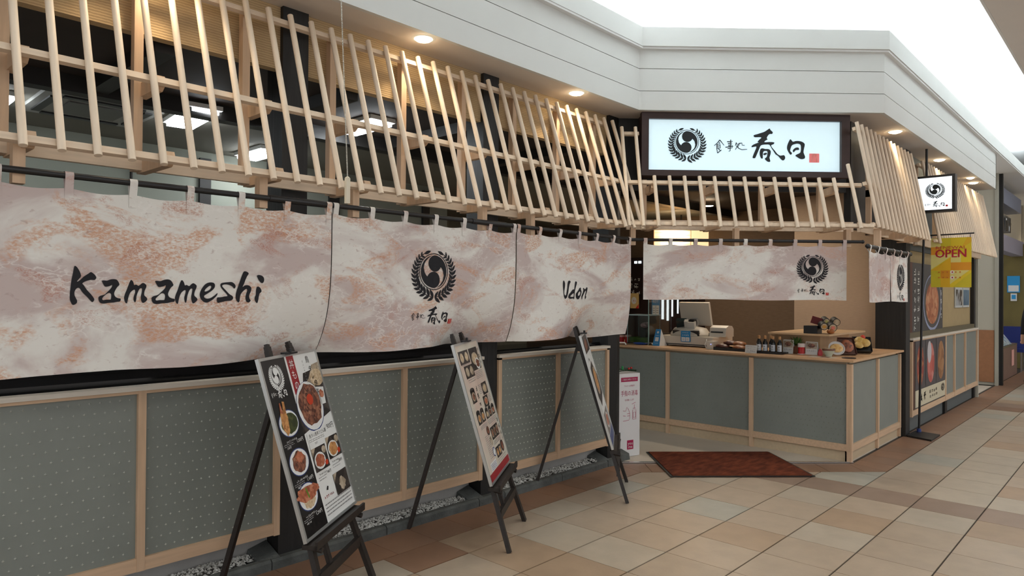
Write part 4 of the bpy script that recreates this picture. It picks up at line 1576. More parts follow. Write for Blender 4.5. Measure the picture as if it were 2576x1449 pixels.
            TX(nm, .17, v + .095, .0165, W_, 4)
            LINES(.03, .20, v + .108, v + .118, 2, GY, int(v * 100))
            TX(pr1, .30, v + .112, .026, W_, 4)
            TX(pr2, .10, v + .130, .016, W_, 4)
        # right column text and small photographs
        RC(.43, 1, .475, .60, W_, 4)
        TX('鳥タレ焼丼うどん膳', .63, .497, .027, K_, 5)
        TX('900円', .90, .485, .042, K_, 5)
        LINES(.44, .74, .518, .528, 2, GY, 41, 5)
        TX('700円', .56, .547, .017, GY, 5)
        for u0, u1, v0, v1, m1 in ((.43, .705, .57, .71, OR), (.735, .995, .545, .68, TE), (.70, .99, .77, .90, RI)):
            RC(u0, u1, v0, v1, DK, 5)
            uc, vc = (u0 + u1) / 2, (v0 + v1) / 2
            PO([(u0, v0), (u0 + .08, v0), (u0, v0 + .05)], BE, 6)
            if m1 != RI:
                EL(uc - .02, vc + .012, .105, .05, W_, 6)
                BLOB(uc - .02, vc + .012, .085, .04, m1, 7, int(u0 * 50), .1)
                EL(u1 - .045, v0 + .03, .042, .022, BE, 7)
                BLOB(u1 - .05, v1 - .03, .03, .016, CH, 7, 2)
            else:
                BLOB(uc, vc + .01, .07, .035, BE, 7, 77, .3)
        TX(blur(7, 6), .54, .728, .0155, K_, 5)
        TX('980円', .66, .738, .022, K_, 5)
        TX(blur(7, 7), .83, .70, .0155, K_, 5)
        TX('880円', .93, .712, .022, K_, 5)
        LINES(.44, .60, .745, .76, 2, GY, 51, 5)
        LINES(.75, .90, .72, .735, 2, GY, 52, 5)
        TX(blur(6, 8), .55, .865, .024, RD, 5, width=.20)
        PO([(.52, .83), (.55, .81), (.57, .815), (.55, .835)], K_, 5)
        LINES(.43, .97, .905, .965, 4, GY, 61, 5, .006)
        PO([(.0, .86), (.14, .93), (.40, .88), (.40, 1), (0, 1)], DK, 1)
    elif kind == 2:
        RC(0, 1, 0, 1, PP, 0)
        RC(0, 1, .95, 1, RD, 1)
        r = random.Random(9)

        def PH(u0, u1, v0, v1, m1, n=1, arch=False):
            RC(u0, u1, v0, v1, DK, 2)
            if arch:
                EL((u0 + u1) / 2, v0, (u1 - u0) / 2, .02, DK, 2)
            for i in range(n):
                uc = u0 + (u1 - u0) * (i + .5) / n
                EL(uc, (v0 + v1) / 2, (u1 - u0) / n * .38, min(.05, (v1 - v0) * .36), BE, 3)
                BLOB(uc, (v0 + v1) / 2, (u1 - u0) / n * .28, min(.036, (v1 - v0) * .26), m1, 4, i + int(u0 * 70))
        PH(.08, .48, .045, .145, RI, 2)
        PH(.52, .90, .045, .22, RI)
        EL(.78, .175, .10, .045, W_, 5)
        BLOB(.78, .175, .075, .034, ME, 6, 21)
        PH(.16, .53, .16, .255, BE, 2)
        TX(blur(3, 9), .94, .07, .05, K_, 4, vertical=True)
        LINES(.10, .45, .15, .156, 1, GY, 3, 4)
        LINES(.20, .50, .268, .285, 2, GY, 4, 4)
        LINES(.56, .88, .235, .285, 5, GY, 5, 4)
        PH(.14, .32, .345, .44, ME, 1, True)
        TX(blur(3, 10), .42, .345, .055, K_, 4, vertical=True)
        LINES(.52, .66, .335, .40, 6, GY, 6, 4)
        PH(.66, .90, .33, .425, RI)
        PH(.58, .80, .43, .515, OR)
        LINES(.82, .96, .44, .49, 5, GY, 7, 4)
        for k in range(2):
            PH(.14 + .17 * k, .29 + .17 * k, .515, .60, TE, 1, True)
        for k in range(3):
            PH(.52 + .155 * k, .65 + .155 * k, .535, .60, (RI, ME, OR)[k], 1, True)
        LINES(.16, .46, .615, .635, 3, GY, 8, 4)
        LINES(.52, .95, .615, .64, 3, GY, 9, 4)
        EL(.42, .675, .06, .035, DK, 2)
        BLOB(.42, .675, .045, .025, ME, 3, 5)
        PH(.52, .88, .67, .765, ME, 3)
        TX(blur(2, 11), .95, .66, .05, K_, 4, vertical=True)
        EL(.44, .755, .06, .035, BE, 2)
        LINES(.22, .40, .70, .86, 12, GY, 10, 4)
        LINES(.52, .88, .778, .80, 3, GY, 11, 4)
        EL(.44, .84, .06, .035, BL, 2)
        BLOB(.44, .84, .045, .025, W_, 3, 6)
        PH(.52, .76, .825, .905, TE, 2)
        EL(.85, .855, .075, .045, DK, 2)
        BLOB(.85, .855, .055, .033, ME, 3, 8)
        TX(blur(2, 12), .96, .76, .045, K_, 4, vertical=True)
        RC(.14, .42, .885, .945, W_, 2)
        LINES(.16, .40, .90, .935, 4, BL, 12, 4)
        LINES(.5, .92, .918, .935, 2, GY, 13, 4)
    else:
        RC(0, 1, 0, 1, W_, 0)
        RC(0, 1, 0, .16, DK, 1)
        BLOB(.5, .09, .3, .05, ME, 2, 2)
        PO([(0, .30), (.55, .25), (1, .42), (1, .60), (.3, .66), (0, .5)], DK, 1)
        EL(.55, .44, .3, .13, BE, 2)
        BLOB(.55, .44, .24, .1, TE, 3, 3)
        TX(blur(3, 13), .3, .22, .06, K_, 3)
        RC(.1, .9, .72, .90, PG, 1)
        EL(.5, .81, .25, .07, W_, 2)
        BLOB(.5, .81, .2, .05, OR, 3, 3)
        LINES(.1, .9, .93, .97, 3, GY, 14, 3)
        RC(0, 1, .91, 1, BL, 1)
    mb.build('print', pm, p, world=False)
    return t, p


easel(1.946, 2.852, math.radians(34.9), 'dark wooden easel nearest the camera', 'framed rice bowl menu poster with a black left column', 1)
easel(3.176, 2.896, math.radians(33.1), 'dark wooden easel in the middle of the three', 'framed pinkish menu poster covered in small food photos', 2)
easel(4.457, 2.941, math.radians(34.0), 'dark wooden easel beside the entrance, seen almost edge on', 'framed white poster seen almost edge on beside the entrance', 3)

# ================================================================== DOORMAT, SANITIZER STAND
m, nt, b, N, L = nodes('mat_pile')
tc = N.new('ShaderNodeTexCoord')
mp = N.new('ShaderNodeMapping')
mp.inputs['Rotation'].default_value = (0, 0, PI / 4)
mp.inputs['Scale'].default_value = (1, 2.6, 1)
L.new(tc.outputs['Object'], mp.inputs[0])
nz = N.new('ShaderNodeTexNoise')
nz.inputs['Scale'].default_value = 7
nz.inputs['Detail'].default_value = 5
L.new(mp.outputs[0], nz.inputs['Vector'])
rp = N.new('ShaderNodeValToRGB')
rp.color_ramp.elements[0].position, rp.color_ramp.elements[1].position = .36, .66
rp.color_ramp.elements[0].color = (*S(84, 44, 32), 1)
rp.color_ramp.elements[1].color = (*S(118, 62, 42), 1)
L.new(nz.outputs[0], rp.inputs[0])
L.new(rp.outputs[0], b.inputs['Base Color'])
b.inputs['Roughness'].default_value = 1
b.inputs['Specular IOR Level'].default_value = .1
n2 = N.new('ShaderNodeTexNoise')
n2.inputs['Scale'].default_value = 300
bp = N.new('ShaderNodeBump')
bp.inputs['Strength'].default_value = .8
L.new(n2.outputs[0], bp.inputs['Height'])
L.new(bp.outputs[0], b.inputs['Normal'])
M_MAT = m
dm = thing('doormat', (5.79, 2.80, .006), 'rusty brown doormat with a black rubber edge before the entrance', 'doormat')
c = [(5.676, 3.535), (5.055, 2.915), (5.905, 2.058), (6.51, 2.70)]
cc = (sum(p[0] for p in c) / 4, sum(p[1] for p in c) / 4)
MB().prism(c, .006, .011).build('rubber_edge', M_BLACK, dm)
ins = [(cc[0] + (x - cc[0]) * .965, cc[1] + (y - cc[1]) * .965) for x, y in c]
MB().prism(ins, .0, .016).build('pile', M_MAT, dm)

M_MAG = mat('magenta_print', S(168, 24, 78), .4)
st = thing('sanitizer_stand', (5.42, 3.70, .004), 'white cardboard sanitizer stand with magenta print beside the entrance post', 'stand')
x0, x1, y0, y1, zt = 5.245, 5.60, 3.60, 3.86, .77
# turned so that its printed side faces the walkway
sx0, sy0 = Vector((5.275, 3.585)), Vector((5.545, 3.57))
A_, B_ = Vector((5.285, 3.60, 0)), Vector((5.545, 3.525, 0))
dirx = (B_ - A_).normalized()
nrm_ = Vector((dirx.y, -dirx.x, 0))
wd = (B_ - A_).length
MB().prism([tuple((A_).xy), tuple((B_).xy), tuple((B_ - nrm_ * .26).xy), tuple((A_ - nrm_ * .26).xy)], .006, zt).build('carton', mat('white_carton', S(226, 226, 226), .5), st)
fs = lambda u, z: A_ + dirx * u + nrm_ * .0015 + Vector((0, 0, z))
SP = [M_MAG, M_PRINTW, mat('magenta_line', S(186, 110, 130), .5)]
mb = MB()
mb.flat([rect(.045, .245, .695, .735)], fs, 0)
put_text(mb, 'ご自由にお使いください', .145, .715, .017, lambda u, z: fs(u, z) + nrm_ * .001, 1, width=.17)
mb.build('header_print', SP, st)
mb = MB()
put_text(mb, 'アルコール消毒液で', .145, .655, .018, fs, 0, width=.13)
put_text(mb, '手指の消毒', .145, .585, .055, fs, 0, width=.20)
put_text(mb, 'をお願いします', .145, .525, .02, fs, 0, width=.11)
mb.build('lettering', SP, st)
mb = MB()
mb.flat([rect(.12, .195, .07, .155)], fs, 0)
put_text(mb, 'you', .158, .125, .04, lambda u, z: fs(u, z) + nrm_ * .001, 1)
put_text(mb, 'me', .158, .093, .04, lambda u, z: fs(u, z) + nrm_ * .001, 1)
mb.build('logo', SP, st)
mb = MB()
# outline drawing of a hand under a pump bottle
for pts in ([(.07, .43), (.10, .425), (.115, .46), (.135, .44), (.15, .40), (.15, .36), (.14, .34), (.07, .335)], [(.07, .385), (.10, .38)], [(.118, .40), (.15, .40)], [(.12, .38), (.15, .38)],
            [(.185, .345), (.225, .345), (.225, .43), (.185, .43), (.185, .345)], [(.19, .445), (.22, .445)], [(.205, .445), (.205, .48)], [(.175, .485), (.22, .50)], [(.192, .36), (.218, .36), (.218, .41), (.192, .41), (.192, .36)]):
    mb.flat([ribbon(pts, .0045, .0045)], fs, 2)
mb.build('line_drawing', SP, st)
fl = lambda u, z: A_ - nrm_ * u - dirx * .0015 + Vector((0, 0, z))
mb = MB()
mb.flat([rect(.02, .2, .69, .735)], fl, 0)
put_text(mb, '手指の消毒', .12, .585, .055, lambda u, z: fl(.24 - u, z), 0, width=.20)
mb.build('side_print', [M_MAG], st)
bt = thing('pump_bottle', (5.36, 3.68, zt), 'white hand sanitizer pump bottle on the cardboard stand', 'bottle')
px, py = 5.375, 3.685
mb = MB()
mb.lathe([(.034, zt), (.036, zt + .01), (.036, zt + .145), (.03, zt + .16), (.014, zt + .168), (.014, zt + .18)], (px, py, 0), n=18)
mb.build('bottle', mat('bottle_white', S(224, 228, 230), .35), bt, smooth=True)
mb = MB()
mb.lathe([(.02, zt + .18), (.02, zt + .205), (.009, zt + .215), (.006, zt + .27), (.011, zt + .275), (.011, zt + .29)], (px, py, 0), n=14)
mb.cyl((px, py, zt + .283), (px + .075, py - .055, zt + .28), .007, .005, n=8)
mb.cyl((px + .075, py - .055, zt + .28), (px + .085, py - .062, zt + .262), .005, n=8)
mb.build('pump', mat('pump_white', S(236, 236, 232), .4), bt, smooth=True)
mb = MB()
for i in range(7):
    t0, t1 = -1.9 + i * .2, -1.7 + i * .2
    for z0_, z1_, mi in ((zt + .02, zt + .09, 0), (zt + .09, zt + .135, 1)):
        mb.add([(px + .0366 * math.cos(t), py + .0366 * math.sin(t), z) for t, z in ((t0, z0_), (t1, z0_), (t1, z1_), (t0, z1_))], [(0, 1, 2, 3)], mi)
mb.build('bottle_label', [mat('label_paleblue', S(180, 196, 216), .4), mat('label_blue', S(50, 100, 170), .4)], bt)
gl = thing('tinsel_garland', (5.4, 3.62, zt), 'green tinsel garland with red baubles round the pump bottle', 'garland')
mb = MB()
rg = random.Random(4)
path = [A_ + Vector((0, 0, zt + .015)) - nrm_ * .02 + dirx * .01, A_ + dirx * .1 - nrm_ * .025 + Vector((0, 0, zt + .02)), B_ - nrm_ * .03 - dirx * .02 + Vector((0, 0, zt + .012)), B_ - nrm_ * .16 - dirx * .03 + Vector((0, 0, zt + .015)), A_ - nrm_ * .18 + dirx * .03 + Vector((0, 0, zt + .02))]
for k in range(520):
    i = rg.randrange(len(path) - 1)
    c = path[i].lerp(path[i + 1], rg.random())
    d = Vector((rg.uniform(-1, 1), rg.uniform(-1, 1), rg.uniform(-.1, 1.1))).normalized() * rg.uniform(.015, .034)
    s_ = d.orthogonal().normalized() * .0022
    c.z += .004
    mb.add([c - s_, c + s_, c + d], [(0, 1, 2)], rg.choice((0, 0, 1)))
o = mb.build('tinsel', [mat('tinsel_green', S(30, 84, 44), .35), mat('tinsel_dark', S(26, 50, 34), .35)], gl)
o['kind'] = 'stuff'
for f, col in ((0.02, 0), (.35, 0), (.62, 0), (.8, 1), (.2, 1)):
    k = int(f * 4)
    c = path[k].lerp(path[k + 1], f * 4 - k) + Vector((0, 0, .024))
    MB().ball(c, .011, n=10).build('bauble', mat('bauble_red', S(200, 40, 36), .25) if col == 0 else mat('bauble_green', S(40, 150, 80), .25), gl, smooth=True)

# ================================================================== SERVICE COUNTER
ct = thing('service_counter', (6.9, 2.4, .004), 'pale wood service counter with grey embossed panels at the entrance', 'counter')
fC = lambda u, z, d: Vector((6.65 - d, -u, z))
bay(ct, -4.9, -2.0, .10, .905, fC, [-3.867, -2.933], cap=False, rail=.06, stile=.042, mw=.04, em=mat('embossed_star_dull', S(146, 148, 140), .45))
fD_ = lambda u, z, d: Vector((u, 2.02 - d, z))
bay(ct, 6.632, 8.28, .10, .905, fD_, [7.46], cap=False, star=False, rail=.06, stile=.042, mw=.04)
M_KICK = mat('kick_board', S(196, 176, 146), .6, .08, 3, (1, 12, 12))
MB().box(6.655, 6.70, 2.03, 4.9, .004, .10).build('kick_board', M_KICK, ct)
MB().box(6.655, 8.26, 2.025, 2.06, .004, .10).build('kick_board', M_KICK, ct)
for x, y in ((6.632, 2.0), (6.632, 2.913), (6.632, 3.847), (7.44, 2.0), (8.24, 2.0)):
    MB().box(x, x + .04, y, y + .04, .004, .11).build('foot', M_FRAMEV, ct)
MB().box(6.67, 6.72, 2.06, 4.9, .1, .9).build('carcass', M_KICK, ct)
MB().box(6.72, 8.26, 2.045, 2.06, .1, .9).build('carcass', M_KICK, ct)
ZC = .925
MB().prism([(6.595, 1.975), (8.295, 1.975), (8.295, 2.95), (7.5, 2.95), (7.5, 4.95), (6.595, 4.95)], .905, ZC).build('worktop', mat('worktop_wood', S(208, 168, 128), .45, .1, 3, (10, 1, 1)), ct)

M_RISER = mat('riser_wood', S(206, 172, 132), .5, .08, 3, (10, 1, 1))
rs = thing('display_riser', (7.3, 2.5, ZC), 'pale wooden display riser standing on the counter', 'display riser')
MB().box(6.86, 7.98, 2.27, 2.86, 1.115, 1.132).build('shelf', M_RISER, rs)
MB().box(6.90, 7.95, 2.84, 2.86, ZC, 1.115).build('side', M_RISER, rs)
MB().box(7.06, 7.08, 2.44, 2.84, ZC, 1.115).build('front', M_RISER, rs)
MB().box(7.06, 7.95, 2.42, 2.44, ZC, 1.115).build('side', M_RISER, rs)

# ------------------------------------------------------------------ cash register group
rg_ = thing('cash_register', (7.1, 3.8, ZC), 'cream cash register with tilted screen on the counter', 'cash register')
MB().box(6.94, 7.42, 3.50, 4.14, ZC + .012, ZC + .115).build('cash_drawer', M_CREAM, rg_)
MB().box(6.935, 6.945, 3.56, 4.10, ZC + .02, ZC + .03).build('drawer_shadow_gap', M_BLACK, rg_)
for y in (3.55, 4.09):
    MB().box(6.97, 7.0, y - .02, y + .02, ZC, ZC + .012).build('foot', M_BLACK, rg_)
mb = MB()
mb.lathe([(.16, 0), (.165, .02), (.13, .085), (.06, .11)], (7.12, 3.86, ZC + .115), n=24)
for i in range(len(mb.v)):
    mb.v[i].y = 3.86 + (mb.v[i].y - 3.86) * 1.45
mb.build('stand_base', M_CREAM, rg_, smooth=True)
mb = MB()
mb.obox(rotm((7.0, 3.85, ZC + .15), 0, 0, -.35), .012, .16, .028)
mb.build('customer_display', M_BLACK, rg_)
mb = MB()
q = rotm((7.22, 3.85, ZC + .36), 0, 0, -.28)
mb.obox(q, .018, .185, .135)
mb.build('screen_back', M_CREAM, rg_)
mb = MB()
mb.bar((7.18, 3.86, ZC + .2), (7.23, 3.85, ZC + .3), .08, .05)
mb.build('neck', mat('grey_plastic', S(190, 186, 176), .5), rg_)
mb = MB()
mb.obox(rotm((7.05, 3.93, ZC + .245), .3, 0, -.6), .03, .055, .06)
mb.build('roll_cover', mat('dark_visor', (.02, .03, .03), .1), rg_)
mb = MB()
mb.obox(rotm((7.03, 3.86, ZC + .235), .3, 0, -.5), .025, .02, .06)
mb.obox(rotm((7.03, 3.80, ZC + .225), .1, 0, -.2), .03, .045, .05)
mb.build('roll_arm', mat('grey_plastic', S(190, 186, 176), .5), rg_)
mb = MB()
mb.cyl((7.06, 3.77, ZC + .26), (7.06, 3.83, ZC + .26), .045, n=16)
mb.build('roller', M_BLACK, rg_, smooth=True)
rp_ = thing('receipt_printer', (7.2, 3.52, ZC + .115), 'cream receipt printer with a rounded lid on the cash drawer', 'printer')
mb = MB()
pr = [(7.10, ZC + .116), (7.30, ZC + .116), (7.30, ZC + .2), (7.26, ZC + .235), (7.18, ZC + .24), (7.12, ZC + .215)]
mb.add([(x, y, z) for y in (3.43, 3.62) for x, z in pr], [(0, 1, 2, 3, 4, 5), (11, 10, 9, 8, 7, 6)] + [(i, 6 + i, 6 + (i + 1) % 6, (i + 1) % 6) for i in range(6)])
mb.build('body', M_CREAM, rp_, fix=True)
MB().box(7.095, 7.102, 3.46, 3.60, ZC + .16, ZC + .175).build('paper_slot', M_BLACK, rp_)
cr = thing('card_reader', (6.85, 3.45, ZC), 'small cream card reader before the cash drawer', 'card reader')
MB().box(6.80, 6.92, 3.42, 3.50, ZC, ZC + .085).build('body', M_CREAM, cr)
mb = MB()
mb.tube([(6.795, 3.50, ZC + .01), (6.785, 3.51, ZC + .05), (6.80, 3.50, ZC + .085), (6.84, 3.52, ZC + .1)], .004)
mb.build('cable', mat('white_cable', S(220, 216, 206), .5), cr)
mb = MB()
mb.box(6.798, 6.801, 3.445, 3.452, ZC + .05, ZC + .057)
mb.build('indicator', mat('blue_led', (.2, .2, 1), .4, emit=(.2, .25, 1), estr=3), cr)
M_NB = mat('notice_blue', S(36, 132, 190), .4)


def notice(c, w, h, name, label, lines=(blur(4, 18),), face='x', lower=.42):
    """small hanging notice, blue above and white below, facing -x"""
    t = thing(name, c, label, 'notice')
    x, y, z = c
    MB().box(x, x + .003, y - w / 2, y + w / 2, z, z + h).build('card', M_NB, t)
    mb = MB()
    f = lambda u, v: Vector((x - .001, y - u, z + v))
    mb.flat([rect(-w * .42, -w * .02, h * .06, h * lower)], f, 0)
    mb.flat([rect(w * .02, w * .42, h * .06, h * lower)], f, 0)
    put_text(mb, lines[0], 0, h * .84, h * .13, f, 0, width=w * .7)
    put_text(mb, lines[-1], 0, h * .6, h * .22, f, 0, width=w * .7)
    for s_ in (-1, 1):
        for k in range(3):
            mb.flat([rect(w * (.22 * s_ - .14), w * (.22 * s_ + .12), h * (.14 + .08 * k), h * (.165 + .08 * k))], lambda u, v: f(u, v) - Vector((.001, 0, 0)), 1)
    mb.build('print', [M_PRINTW, M_GREYTXT], t)
    return t


notice((6.925, 3.815, ZC + .055), .115, .12, 'payment_notice', 'blue and white notice hung on the front of the cash drawer', (blur(7, 14), blur(4, 15)))
notice((9.86, 5.975, 1.14), .15, .44, 'wall_notice', 'tall blue and white notice hanging at the back of the entrance', (blur(4, 16), blur(4, 17)))
MB().box(9.862, 9.868, 5.91, 5.95, 1.03, 1.14).build('tail_tag', M_PRINTW, bpy.data.objects['wall_notice'])

# ------------------------------------------------------------------ left end of the counter
ac_ = thing('acrylic_case', (7.02, 4.42, ZC), 'clear acrylic display case with a green base on the counter', 'display case')
MB().box(6.9, 7.14, 4.27, 4.56, ZC, ZC + .012).build('base', M_BLACK, ac_)
MB().box(6.91, 7.13, 4.28, 4.55, ZC + .012, ZC + .075).build('turf', mat('artificial_turf', S(110, 150, 50), .9, .4, 120, bump=.6, bscale=300), ac_)
M_GLASS = mat('clear_acrylic', (.9, .97, .96), .03, trans=1, spec=.5)
for bx_ in ((6.9, 6.903, 4.27, 4.56), (7.137, 7.14, 4.27, 4.56), (6.903, 7.137, 4.27, 4.273), (6.903, 7.137, 4.557, 4.56)):
    MB().box(*bx_, ZC + .012, ZC + .33).build('pane', M_GLASS, ac_)
for x, y in ((6.898, 4.268), (6.898, 4.556), (7.136, 4.268), (7.136, 4.556)):
    MB().box(x, x + .007, y, y + .007, ZC + .012, ZC + .333).build('edge', mat('acrylic_edge', S(150, 180, 178), .2), ac_)
MB().box(6.895, 7.145, 4.265, 4.565, ZC + .33, ZC + .342).build('lid', mat('acrylic_lid', S(176, 200, 204), .2), ac_)
orn = thing('shell_ornament', (7.02, 4.40, ZC + .075), 'small pink and white ornament inside the acrylic case', 'ornament')
mb = MB()
mb.box(6.98, 7.06, 4.36, 4.44, ZC + .076, ZC + .18, 0)
mb.build('plinth', M_BLACK, orn)
mb = MB()
mb.ball((7.02, 4.40, ZC + .215), .042, n=12, sc=(1, 1.2, .8))
mb.ball((7.01, 4.36, ZC + .235), .02, n=8)
mb.build('shell', mat('ornament_pink', S(224, 178, 176), .5), orn, smooth=True)
for k, (x, y, h, lab) in enumerate(((6.98, 4.70, .085, 'red lidded tub beside the acrylic case, half hidden by the noren'), (7.0, 4.615, .09, 'red lidded tub standing right beside the acrylic case'))):
    t = thing('seasoning_tub', (x, y, ZC), lab, 'tub', 'red tubs on the counter')
    MB().lathe([(.036, 0), (.038, .01), (.038, h - .02), (.036, h - .018)], (x, y, ZC), n=18).build('body', mat('tub_red', S(170, 30, 34), .4), t, smooth=True)
    MB().lathe([(.039, h - .02), (.04, h - .012), (.038, h), (.02, h + .002)], (x, y, ZC), n=18).build('lid', mat('tub_lid', S(214, 170, 160), .4), t, smooth=True)
t = thing('blue_plate', (6.85, 4.35, ZC), 'shallow blue money plate on the counter edge', 'plate')
MB().lathe([(.05, .002), (.075, .008), (.088, .02), (.085, .021), (.07, .011), (.03, .007)], (6.83, 4.33, ZC), n=26).build('dish', mat('plate_blue', S(56, 96, 190), .4), t, smooth=True)
t = thing('leaflet_stand', (6.82, 4.11, ZC), 'blue tent card standing at the left of the cash register', 'tent card')
mb = MB()
mb.add([(6.80, 4.07, ZC), (6.80, 4.16, ZC), (6.86, 4.15, ZC + .185), (6.86, 4.085, ZC + .185)], [(0, 1, 2, 3)], 0)
mb.add([(6.93, 4.05, ZC), (6.93, 4.15, ZC), (6.862, 4.15, ZC + .185), (6.862, 4.085, ZC + .185)], [(0, 3, 2, 1)], 1)
mb.add([(6.80, 4.07, ZC), (6.93, 4.05, ZC), (6.862, 4.085, ZC + .185)], [(0, 1, 2)], 1)
mb.build('card', [M_NB, mat('card_white', S(214, 214, 210), .5)], t)
mb = MB()
f = lambda u, v: Vector((6.798 + .06 * v / .185 - .001, 4.115 - u, ZC + v))
mb.flat([ell(0, .15, .013)], f, 0)
put_text(mb, blur(4, 19), 0, .115, .012, f, 0, width=.05)
mb.flat([rect(-.022, .022, .05, .095)], f, 0)
put_text(mb, blur(6, 20), 0, .03, .01, f, 0, width=.05)
mb.build('print', [M_PRINTW], t)
t = thing('acrylic_screen', (6.86, 4.02, ZC), 'clear upright acrylic screen left of the cash register', 'screen')
MB().box(6.80, 7.3, 4.21, 4.214, ZC, 1.62).build('sheet', mat('thin_acrylic', (.95, .98, .98), .02, trans=1), t)
MB().box(6.796, 6.802, 4.209, 4.215, ZC, 1.62).build('edge', mat('acrylic_edge', S(150, 180, 178), .2), t)
t = thing('loose_papers', (6.86, 4.25, ZC), 'crumpled white papers beside the blue plate', 'paper')
mb = MB()
rgp = random.Random(8)
mb.grid(lambda u, v: Vector((6.87 + .1 * v, 4.2 + .11 * u, ZC + .004 + .018 * abs(math.sin(u * 5 + v * 3)))), 10, 6)
mb.build('sheet', M_PRINTW, t, smooth=True)

# ------------------------------------------------------------------ goods on the counter
sn = thing('snack_tray', (6.84, 3.22, ZC), 'black tray on the counter holding wrapped snacks', 'tray')
MB().box(6.76, 6.96, 3.06, 3.40, ZC, ZC + .012).build('base', M_BLACK, sn)
for bx_ in ((6.76, 6.766, 3.06, 3.40), (6.954, 6.96, 3.06, 3.40), (6.766, 6.954, 3.06, 3.066), (6.766, 6.954, 3.394, 3.40)):
    MB().box(*bx_, ZC + .012, ZC + .03).build('rim', M_BLACK, sn)
F_SN1 = food_material('snack_dark', [(50, 26, 22), (90, 46, 34), (130, 80, 60)], 50)
F_SN2 = food_material('snack_brown', [(110, 60, 30), (150, 90, 48), (190, 140, 90)], 50)
for k, (x, y, z, m_, lab) in enumerate(((6.83, 3.33, .04, F_SN1, 'dark wrapped snack packet at the left of the black tray'), (6.88, 3.27, .075, F_SN1, 'dark wrapped snack packet stacked on top in the black tray'), (6.88, 3.17, .07, F_SN2, 'brown wrapped snack packet stacked on top in the black tray'), (6.82, 3.14, .035, F_SN2, 'brown wrapped snack packet at the right of the black tray'))):
    mb = MB()
    mb.ball((x, y, ZC + z), .075, n=14, sc=(.8, 1, .36))
    one('snack_packet', mb, m_, (x, y, ZC + z - .02), lab, 'snack', 'wrapped snacks on the counter', smooth=True)
tr = thing('bottle_tray', (6.80, 2.83, ZC), 'black tray under the row of soy sauce bottles', 'tray')
MB().box(6.70, 6.93, 2.67, 2.98, ZC, ZC + .014).build('base', M_BLACK, tr)
MB().box(6.70, 6.706, 2.67, 2.98, ZC + .014, ZC + .024).build('rim', M_BLACK, tr)
M_SOY = mat('dark_soy_glass', (.012, .014, .016), .12)
M_CAPB = mat('bottle_cap_tan', S(190, 140, 90), .45)
M_LBL = mat('bottle_label', S(206, 212, 220), .5)
cnt = 0
for row, (x, ys) in enumerate(((6.76, (2.905, 2.845, 2.765, 2.70)), (6.85, (2.95, 2.885, 2.82)))):
    for y in ys:
        names_ = ['first', 'second', 'third', 'fourth']
        if row == 0:
            lab = names_[ys.index(y)] + ' small soy sauce bottle from the price card, front row'
        else:
            lab = names_[ys.index(y)] + ' small soy sauce bottle from the left, back row on the black tray'
        t = thing('sauce_bottle', (x, y, ZC + .014), lab, 'bottle', 'soy sauce bottles on the counter')
        MB().lathe([(.021, 0), (.023, .004), (.023, .085), (.019, .1), (.0095, .118), (.0095, .128)], (x, y, ZC + .014), n=16).build('glass', M_SOY, t, smooth=True)
        MB().lathe([(.011, .128), (.012, .131), (.012, .155), (.010, .158)], (x, y, ZC + .014), n=12).build('cap', M_CAPB, t, smooth=True)
        mb = MB()
        for i in range(8):
            t0, t1 = PI - 1 + i * .25 + .2, PI - .75 + i * .25 + .2
            mb.add([(x + .0236 * math.cos(q), y + .0236 * math.sin(q), ZC + z) for q, z in ((t0, .025), (t1, .025), (t1, .088), (t0, .088))], [(0, 1, 2, 3)], 0)
        fb = lambda u, v: Vector((x - .0243, y - u, ZC + v))
        mb.flat([ell(0, .068, .008, n=12)], fb, 1)
        for k in range(2):
            mb.flat([rect(-.011, .011, .036 + k * .01, .041 + k * .01)], fb, 1)
        mb.build('label_band', [M_LBL, M_GREYTXT], t)


def card(c, w, h, label, words, mi=None, tilt=.12, photo=False):
    t = thing('price_card', c, label, 'card')
    x, y, z = c
    f = lambda u, v, d=0: Vector((x + v * tilt - d, y - u, z + v))
    mb = MB()
    mb.add([f(-w / 2, 0), f(w / 2, 0), f(w / 2, h), f(-w / 2, h)], [(0, 1, 2, 3)])
    mb.add([f(-w / 2, 0, -.003), f(w / 2, 0, -.003), f(w / 2, h, -.003), f(-w / 2, h, -.003)], [(3, 2, 1, 0)])
    mb.add([f(-w / 2, h), f(w / 2, h), (x + h * tilt + .05, y - w / 2, z), (x + h * tilt + .05, y + w / 2, z)], [(0, 1, 2, 3)])
    mb.build('card', mat('card_white', S(214, 214, 210), .5), t)
    mb = MB()
    g = lambda u, v: f(u, v, .001)
    if photo:
        mb.flat([rect(-w * .45, w * .45, h * .45, h * .95)], g, 1)
        mb.flat([ell(0, h * .7, w * .3, h * .16)], lambda u, v: f(u, v, .002), 2)
    for i, s_ in enumerate(words):
        put_text(mb, s_, 0, (h * .3 - i * h * .18) if photo else h * (.78 - .27 * i), h * .18, g, 0, width=w * .78)
    mb.build('print', [M_GREYTXT, F_BEIGE, F_MEAT], t)
    return t


